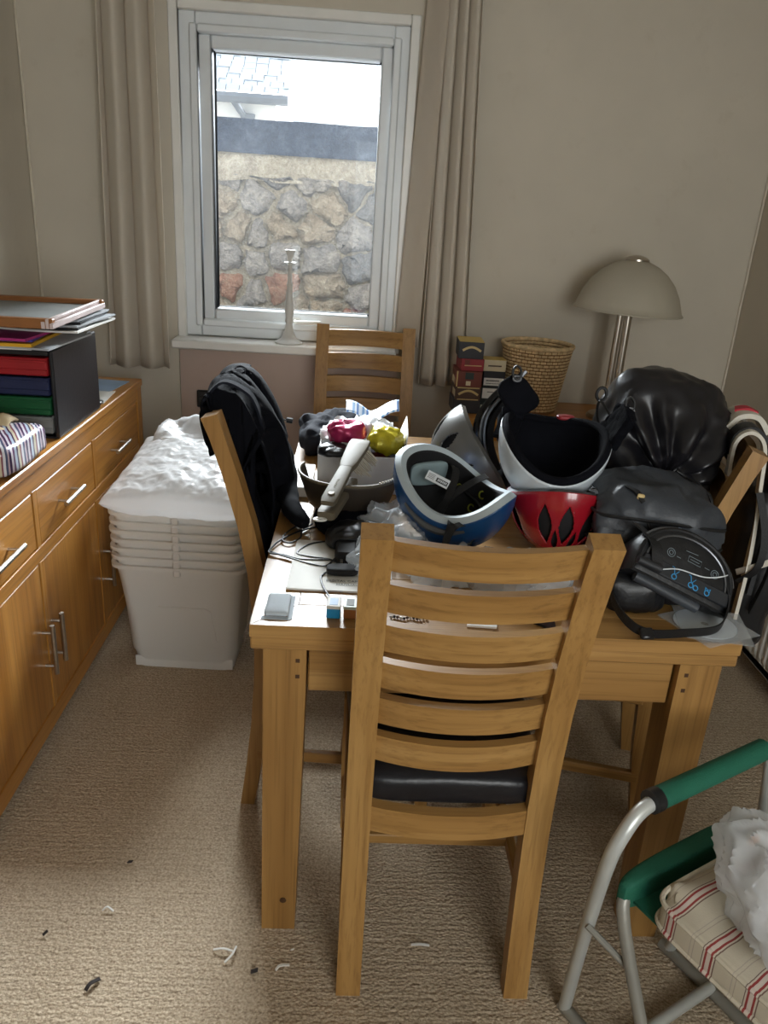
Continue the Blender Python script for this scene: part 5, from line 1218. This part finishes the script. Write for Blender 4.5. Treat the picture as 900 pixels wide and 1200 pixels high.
MB().tube([CP(.34, -.11, .012), CP(.34, .62, .012)], .0125, 12).build('base_tube', 'grey_tube', cc)
MB().tube([CP(.04, .02, .022), CP(.34, .02, .022)], .0115, 12).build('base_bar', 'aluminium_tube', cc)
MB().tube([CP(.34, -.09, .012), CP(.36, .015, .41)], .0115, 12).build('rear_leg', 'aluminium_tube', cc)
MB().tube([CP(.34, .60, .012), CP(.36, .485, .41)], .0115, 12).build('rear_leg', 'aluminium_tube', cc)
MB().box(.02, .0, .408, .345, .50, .414, .002, Matrix.Translation(CO) @ Matrix.Rotation(math.atan2(.49, .872), 4, 'Z') @ Matrix.Scale(-1, 4, (0, 1, 0))).build('seat_canvas', 'green_canvas', cc)
# tufted striped cushion on the seat
cw = thing('seat_cushion', 'cream cushion with red and brown stripes on the camp chair', 'cushion', tuple(CP(.19, .262, .416)), math.atan2(.49, .872))
def cush(p, d):
    q = V(p); ex_ = 1 - (abs(p.x) / .19) ** 6; ey_ = 1 - (abs(p.y) / .213) ** 6
    tuft = sum(math.exp(-((p.x - tx) ** 2 + (p.y - ty) ** 2) / .0009) for tx in (-.09, .09) for ty in (-.11, 0, .11))
    q.z -= .024 * tuft * (1 if p.z > 0 else -.4)
    q.z += .006 * math.sin(p.x * 42 + 3 * nz(p, 12)) * (1 if p.z > 0 else 0) * max(0, ex_)
    q += V(d) * (.004 * nz(p, 18, 1) + .003 * math.sin(p.x * 130) * (abs(d.z) < .8))
    return q
MB().sup((0, 0, .034), (.185, .210, .034), .38, .18, 110, 40, cush).build('pad', 'striped_ticking', cw, local=True)
for s in (1, ):
    for zz_ in (.012, .056):
        pts = [V((math.copysign(abs(math.cos(t)) ** .18, math.cos(t)) * .186, math.copysign(abs(math.sin(t)) ** .18, math.sin(t)) * .211, zz_)) for t in [2 * PI * k / 80 for k in range(80)]]
        MB().tube(pts, .0045, 6, loop=True).build('piping', 'striped_ticking', cw, local=True)
for tx in (-.09, .09):
    for ty in (-.11, 0, .11): MB().lathe([(0, .053), (.010, .053), (.009, .058), (0, .060)], (tx, ty, 0), 14, False).build('button', 'beige_cloth', cw, local=True)
pbm = MATS['white_carrier_film']
pb = thing('carrier_bag', 'crumpled white carrier bag with orange marks on the striped cushion', 'bag', (.69, .94, .49))
cb = creased(.075, 9, .045, 22, 2)
MB().sup((.725, .905, .535), (.085, .145, .055), .75, .75, 110, 60, cb).build('film', pbm, pb)
plain('orange_print', (206, 140, 96), .5)
for k, (dx, dy) in enumerate(((-.045, .065), (.0, .03))):
    p = V((.725 + dx, .905 + dy, .535)); d = V((dx * 2 - .02, -.03, .06)).normalized()
    zt_ = .535 + .055 * .95
    MB().box(-.012, -.004, -.002, .012, .004, .006, .001, Matrix.Translation((p.x, p.y, zt_ - .004)) @ Matrix.Rotation(.6 + k, 4, 'Z')).build('printed_mark', 'orange_print', pb)
# scraps on the carpet
plain('lint_dark', (52, 46, 44), .95)
def scrap(label, pts, wd_, mat='paper_white'):
    P3 = [U(a, b, z=.006) for a, b in pts]
    for i, p in enumerate(P3): p.z = .004 + .006 * (i % 2)
    d = (P3[-1] - P3[0]); sd = V((-d.y, d.x, 0))
    tag(MB().strip(curve_pts(P3, 3), wd_, .002, tuple(sd)).build('paper_scrap' if mat == 'paper_white' else 'lint_scrap', mat), label, 'scrap', 'scraps on the carpet')
scrap('white paper sliver lying flat beside a curved one on the carpet', [(250, 1112), (262, 1113), (273, 1114)], .004)
scrap('curved white paper sliver touching a flat one on the carpet', [(263, 1127), (272, 1120), (277, 1108)], .004)
scrap('bent white paper sliver on the carpet near the table leg foot', [(323, 1136), (328, 1133), (339, 1130)], .005)
scrap('white paper sliver on the carpet under the slatted chair', [(482, 1106), (492, 1108), (503, 1107)], .005)
scrap('tiny bent white scrap alone on the open carpet', [(120, 1066), (126, 1064), (133, 1067)], .004)
scrap('white crumb on the carpet just beyond the table leg foot', [(341, 1112), (344, 1114)], .004)
scrap('grey fluff strand on the open carpet', [(100, 1160), (106, 1154), (117, 1146)], .008, 'lint_dark')
scrap('dark crumb on the carpet by the bent sliver', [(294, 1138), (302, 1138)], .009, 'lint_dark')
scrap('dark crumb on the open carpet toward the sideboard', [(150, 1009), (155, 1011)], .008, 'lint_dark')
scrap('small dark crumb beside the lone scrap', [(50, 1095), (56, 1092)], .006, 'lint_dark')

# ================================================================== SOFT THINGS GIVE WAY TO WHAT THEY TOUCH
from mathutils.bvhtree import BVHTree
def parts(tn, *pre):
    r = bpy.data.objects[tn]
    if r.type == 'MESH': return [r] + [c for c in r.children if c.type == 'MESH' and not pre]
    out = []
    for c in r.children:
        for o in [c] + list(c.children):
            if o.type == 'MESH' and (not pre or any(o.name.split('.')[0] == p for p in pre)): out.append(o)
    return out
def solid_of(objs, hull=False):
    bm = bmesh.new()
    for o in objs:
        b2 = bmesh.new(); b2.from_mesh(o.data); b2.transform(wmat(o)); me = bpy.data.meshes.new('tmp'); b2.to_mesh(me); b2.free(); bm.from_mesh(me); bpy.data.meshes.remove(me)
    if hull:
        g = bmesh.ops.convex_hull(bm, input=bm.verts)
        keep = set(f for f in g['geom'] if isinstance(f, bmesh.types.BMFace))
        bmesh.ops.delete(bm, geom=[f for f in bm.faces if f not in keep], context='FACES')
    bmesh.ops.recalc_face_normals(bm, faces=bm.faces)
    t = BVHTree.FromBMesh(bm); bm.free(); return t
def within(t, p, gap=0.0):
    q, n, i, d = t.find_nearest(p)
    return q is not None and ((p - q).dot(n) < 0 or d < gap)
def press(objs, trees, center=None, gap=.0012):
    """vertices caught inside a neighbour slide back towards the soft body's own middle (or, without one, out through the nearest face)"""
    for o in objs:
        M = wmat(o); Mi = M.inverted()
        for v in o.data.vertices:
            p = M @ v.co; q0 = p.copy()
            for t in trees:
                if center is None:
                    if not within(t, p): continue
                    q, n, i, d = t.find_nearest(p); p = q + n * (gap + .003)
                else:
                    d = p - center; L = d.length; d.normalize(); h = t.ray_cast(center, d, L)
                    if h[0] is not None: p = h[0] - d * gap
            if (p - q0).length > 1e-7: v.co = Mi @ p
        o.data.update()
OB = bpy.data.objects
H = {n: solid_of(parts(n, 'outer_shell'), True) for n in ('bicycle_helmet', 'bicycle_helmet.001', 'snow_helmet', 'ski_helmet')}
# things in the open box
boxw = solid_of(parts('open_box', 'side', 'bottom'))
pk = [solid_of([OB[n]]) for n in ('sweet_packet', 'sweet_packet.001')]
press([OB['sweet_packet.002']], [pk[1]], V((.072, 2.068, TZ + .055)))
press([OB['carrier_bag']], pk + [solid_of([OB['sweet_packet.002']]), boxw], V((.030, 2.19, TZ + .050)))
press([OB['black_pouch']], [solid_of([OB['carrier_bag']]), solid_of([OB['sweet_packet']]), boxw], V((-.045, 2.045, TZ + .108)))
press([OB['folded_clothes']], [solid_of(parts('open_box', 'side', 'bottom'), True), solid_of([OB['carrier_bag']])], V((-.075, 2.47, TZ + .045)))
# under and around the dustpan
press([OB['cloth_bag']], [solid_of(parts('dustpan', 'wall', 'pan_floor'), True), solid_of(parts('jacket', 'sleeve'))], V((-.005, 1.79, TZ + .012)))
cb_ = solid_of([OB['cloth_bag']]); adp = solid_of(parts('power_adapter', 'body', 'strain_relief', 'pin'), True)
press([OB['glove']], [cb_, adp, solid_of(parts('dustpan', 'handle'))], V((.003, 1.655, TZ + .026)))
gl_ = solid_of([OB['glove']])
press([OB['clear_bag']], [cb_, gl_, H['bicycle_helmet'], solid_of(parts('dustpan', 'wall', 'pan_floor'), True)], V((.115, 1.70, TZ + .030)))
press([OB['clear_bag.001']], [adp, gl_, solid_of([OB['cable_reel']]), solid_of([OB['clear_bag']])], V((.060, 1.520, TZ + .038)))
press([OB['clear_bag.002']], [H['bicycle_helmet'], H['bicycle_helmet.001'], solid_of([OB['clear_bag.001']]), solid_of(parts('bicycle_helmet', 'buckle'))], V((.30, 1.480, TZ + .024)))
# bags against helmets, chair and each other
hbb = [solid_of([o]) for o in parts('handlebar_bag', 'body', 'lower_pocket')]
chr_ = solid_of(parts('dining_chair.003', 'slat'), True); posts = [solid_of([o]) for o in parts('dining_chair.003', 'back_post')]
ruck = [solid_of([o]) for o in parts('rucksack', 'harness', 'shoulder_strap', 'top_panel')]
pcn = V((.672, 1.605, TZT + .105))
press(parts('pouch_bag', 'body', 'lower_compartment', 'zip_piping', 'pull_cord'), hbb + [H['bicycle_helmet.001'], H['snow_helmet'], chr_] + posts, pcn)
pbt = [solid_of([o]) for o in parts('pouch_bag', 'body', 'lower_compartment')]
press(parts('drawstring_bag', 'sack'), [chr_] + posts + ruck + pbt + [H['snow_helmet'], solid_of(parts('bicycle_helmet.001', 'strap'), True)], V((.755, 1.885, .97)))
press(parts('ski_goggles', 'case', 'strap_bundle'), [H['ski_helmet'], H['bicycle_helmet'], H['snow_helmet'], H['bicycle_helmet.001']], V((.455, 2.035, .92)))
for rep in range(2): press(parts('jacket', 'body'), [solid_of([o]) for o in parts('dining_chair.001', 'back_post', 'slat')])
press(parts('carrier_bag.001', 'film'), [solid_of(parts('seat_cushion.004', 'pad'))], V((.725, .905, .545)))
# drawcord of the black bag lying over the pouch
cp_ = curve_pts([kn + gax * .012, U(800, 565, y=1.66), U(815, 600, y=1.60), U(825, 630, y=1.56), U(832, 648, y=1.55)], 6)
for p in cp_:
    for t in pbt + [solid_of(parts('drawstring_bag', 'sack'))] + posts:
        if within(t, p, .004):
            q, n_, i, d = t.find_nearest(p); p.xyz = q + n_ * .0045
MB().tube(cp_, .0032, 6).build('drawcord', 'black_webbing', db)
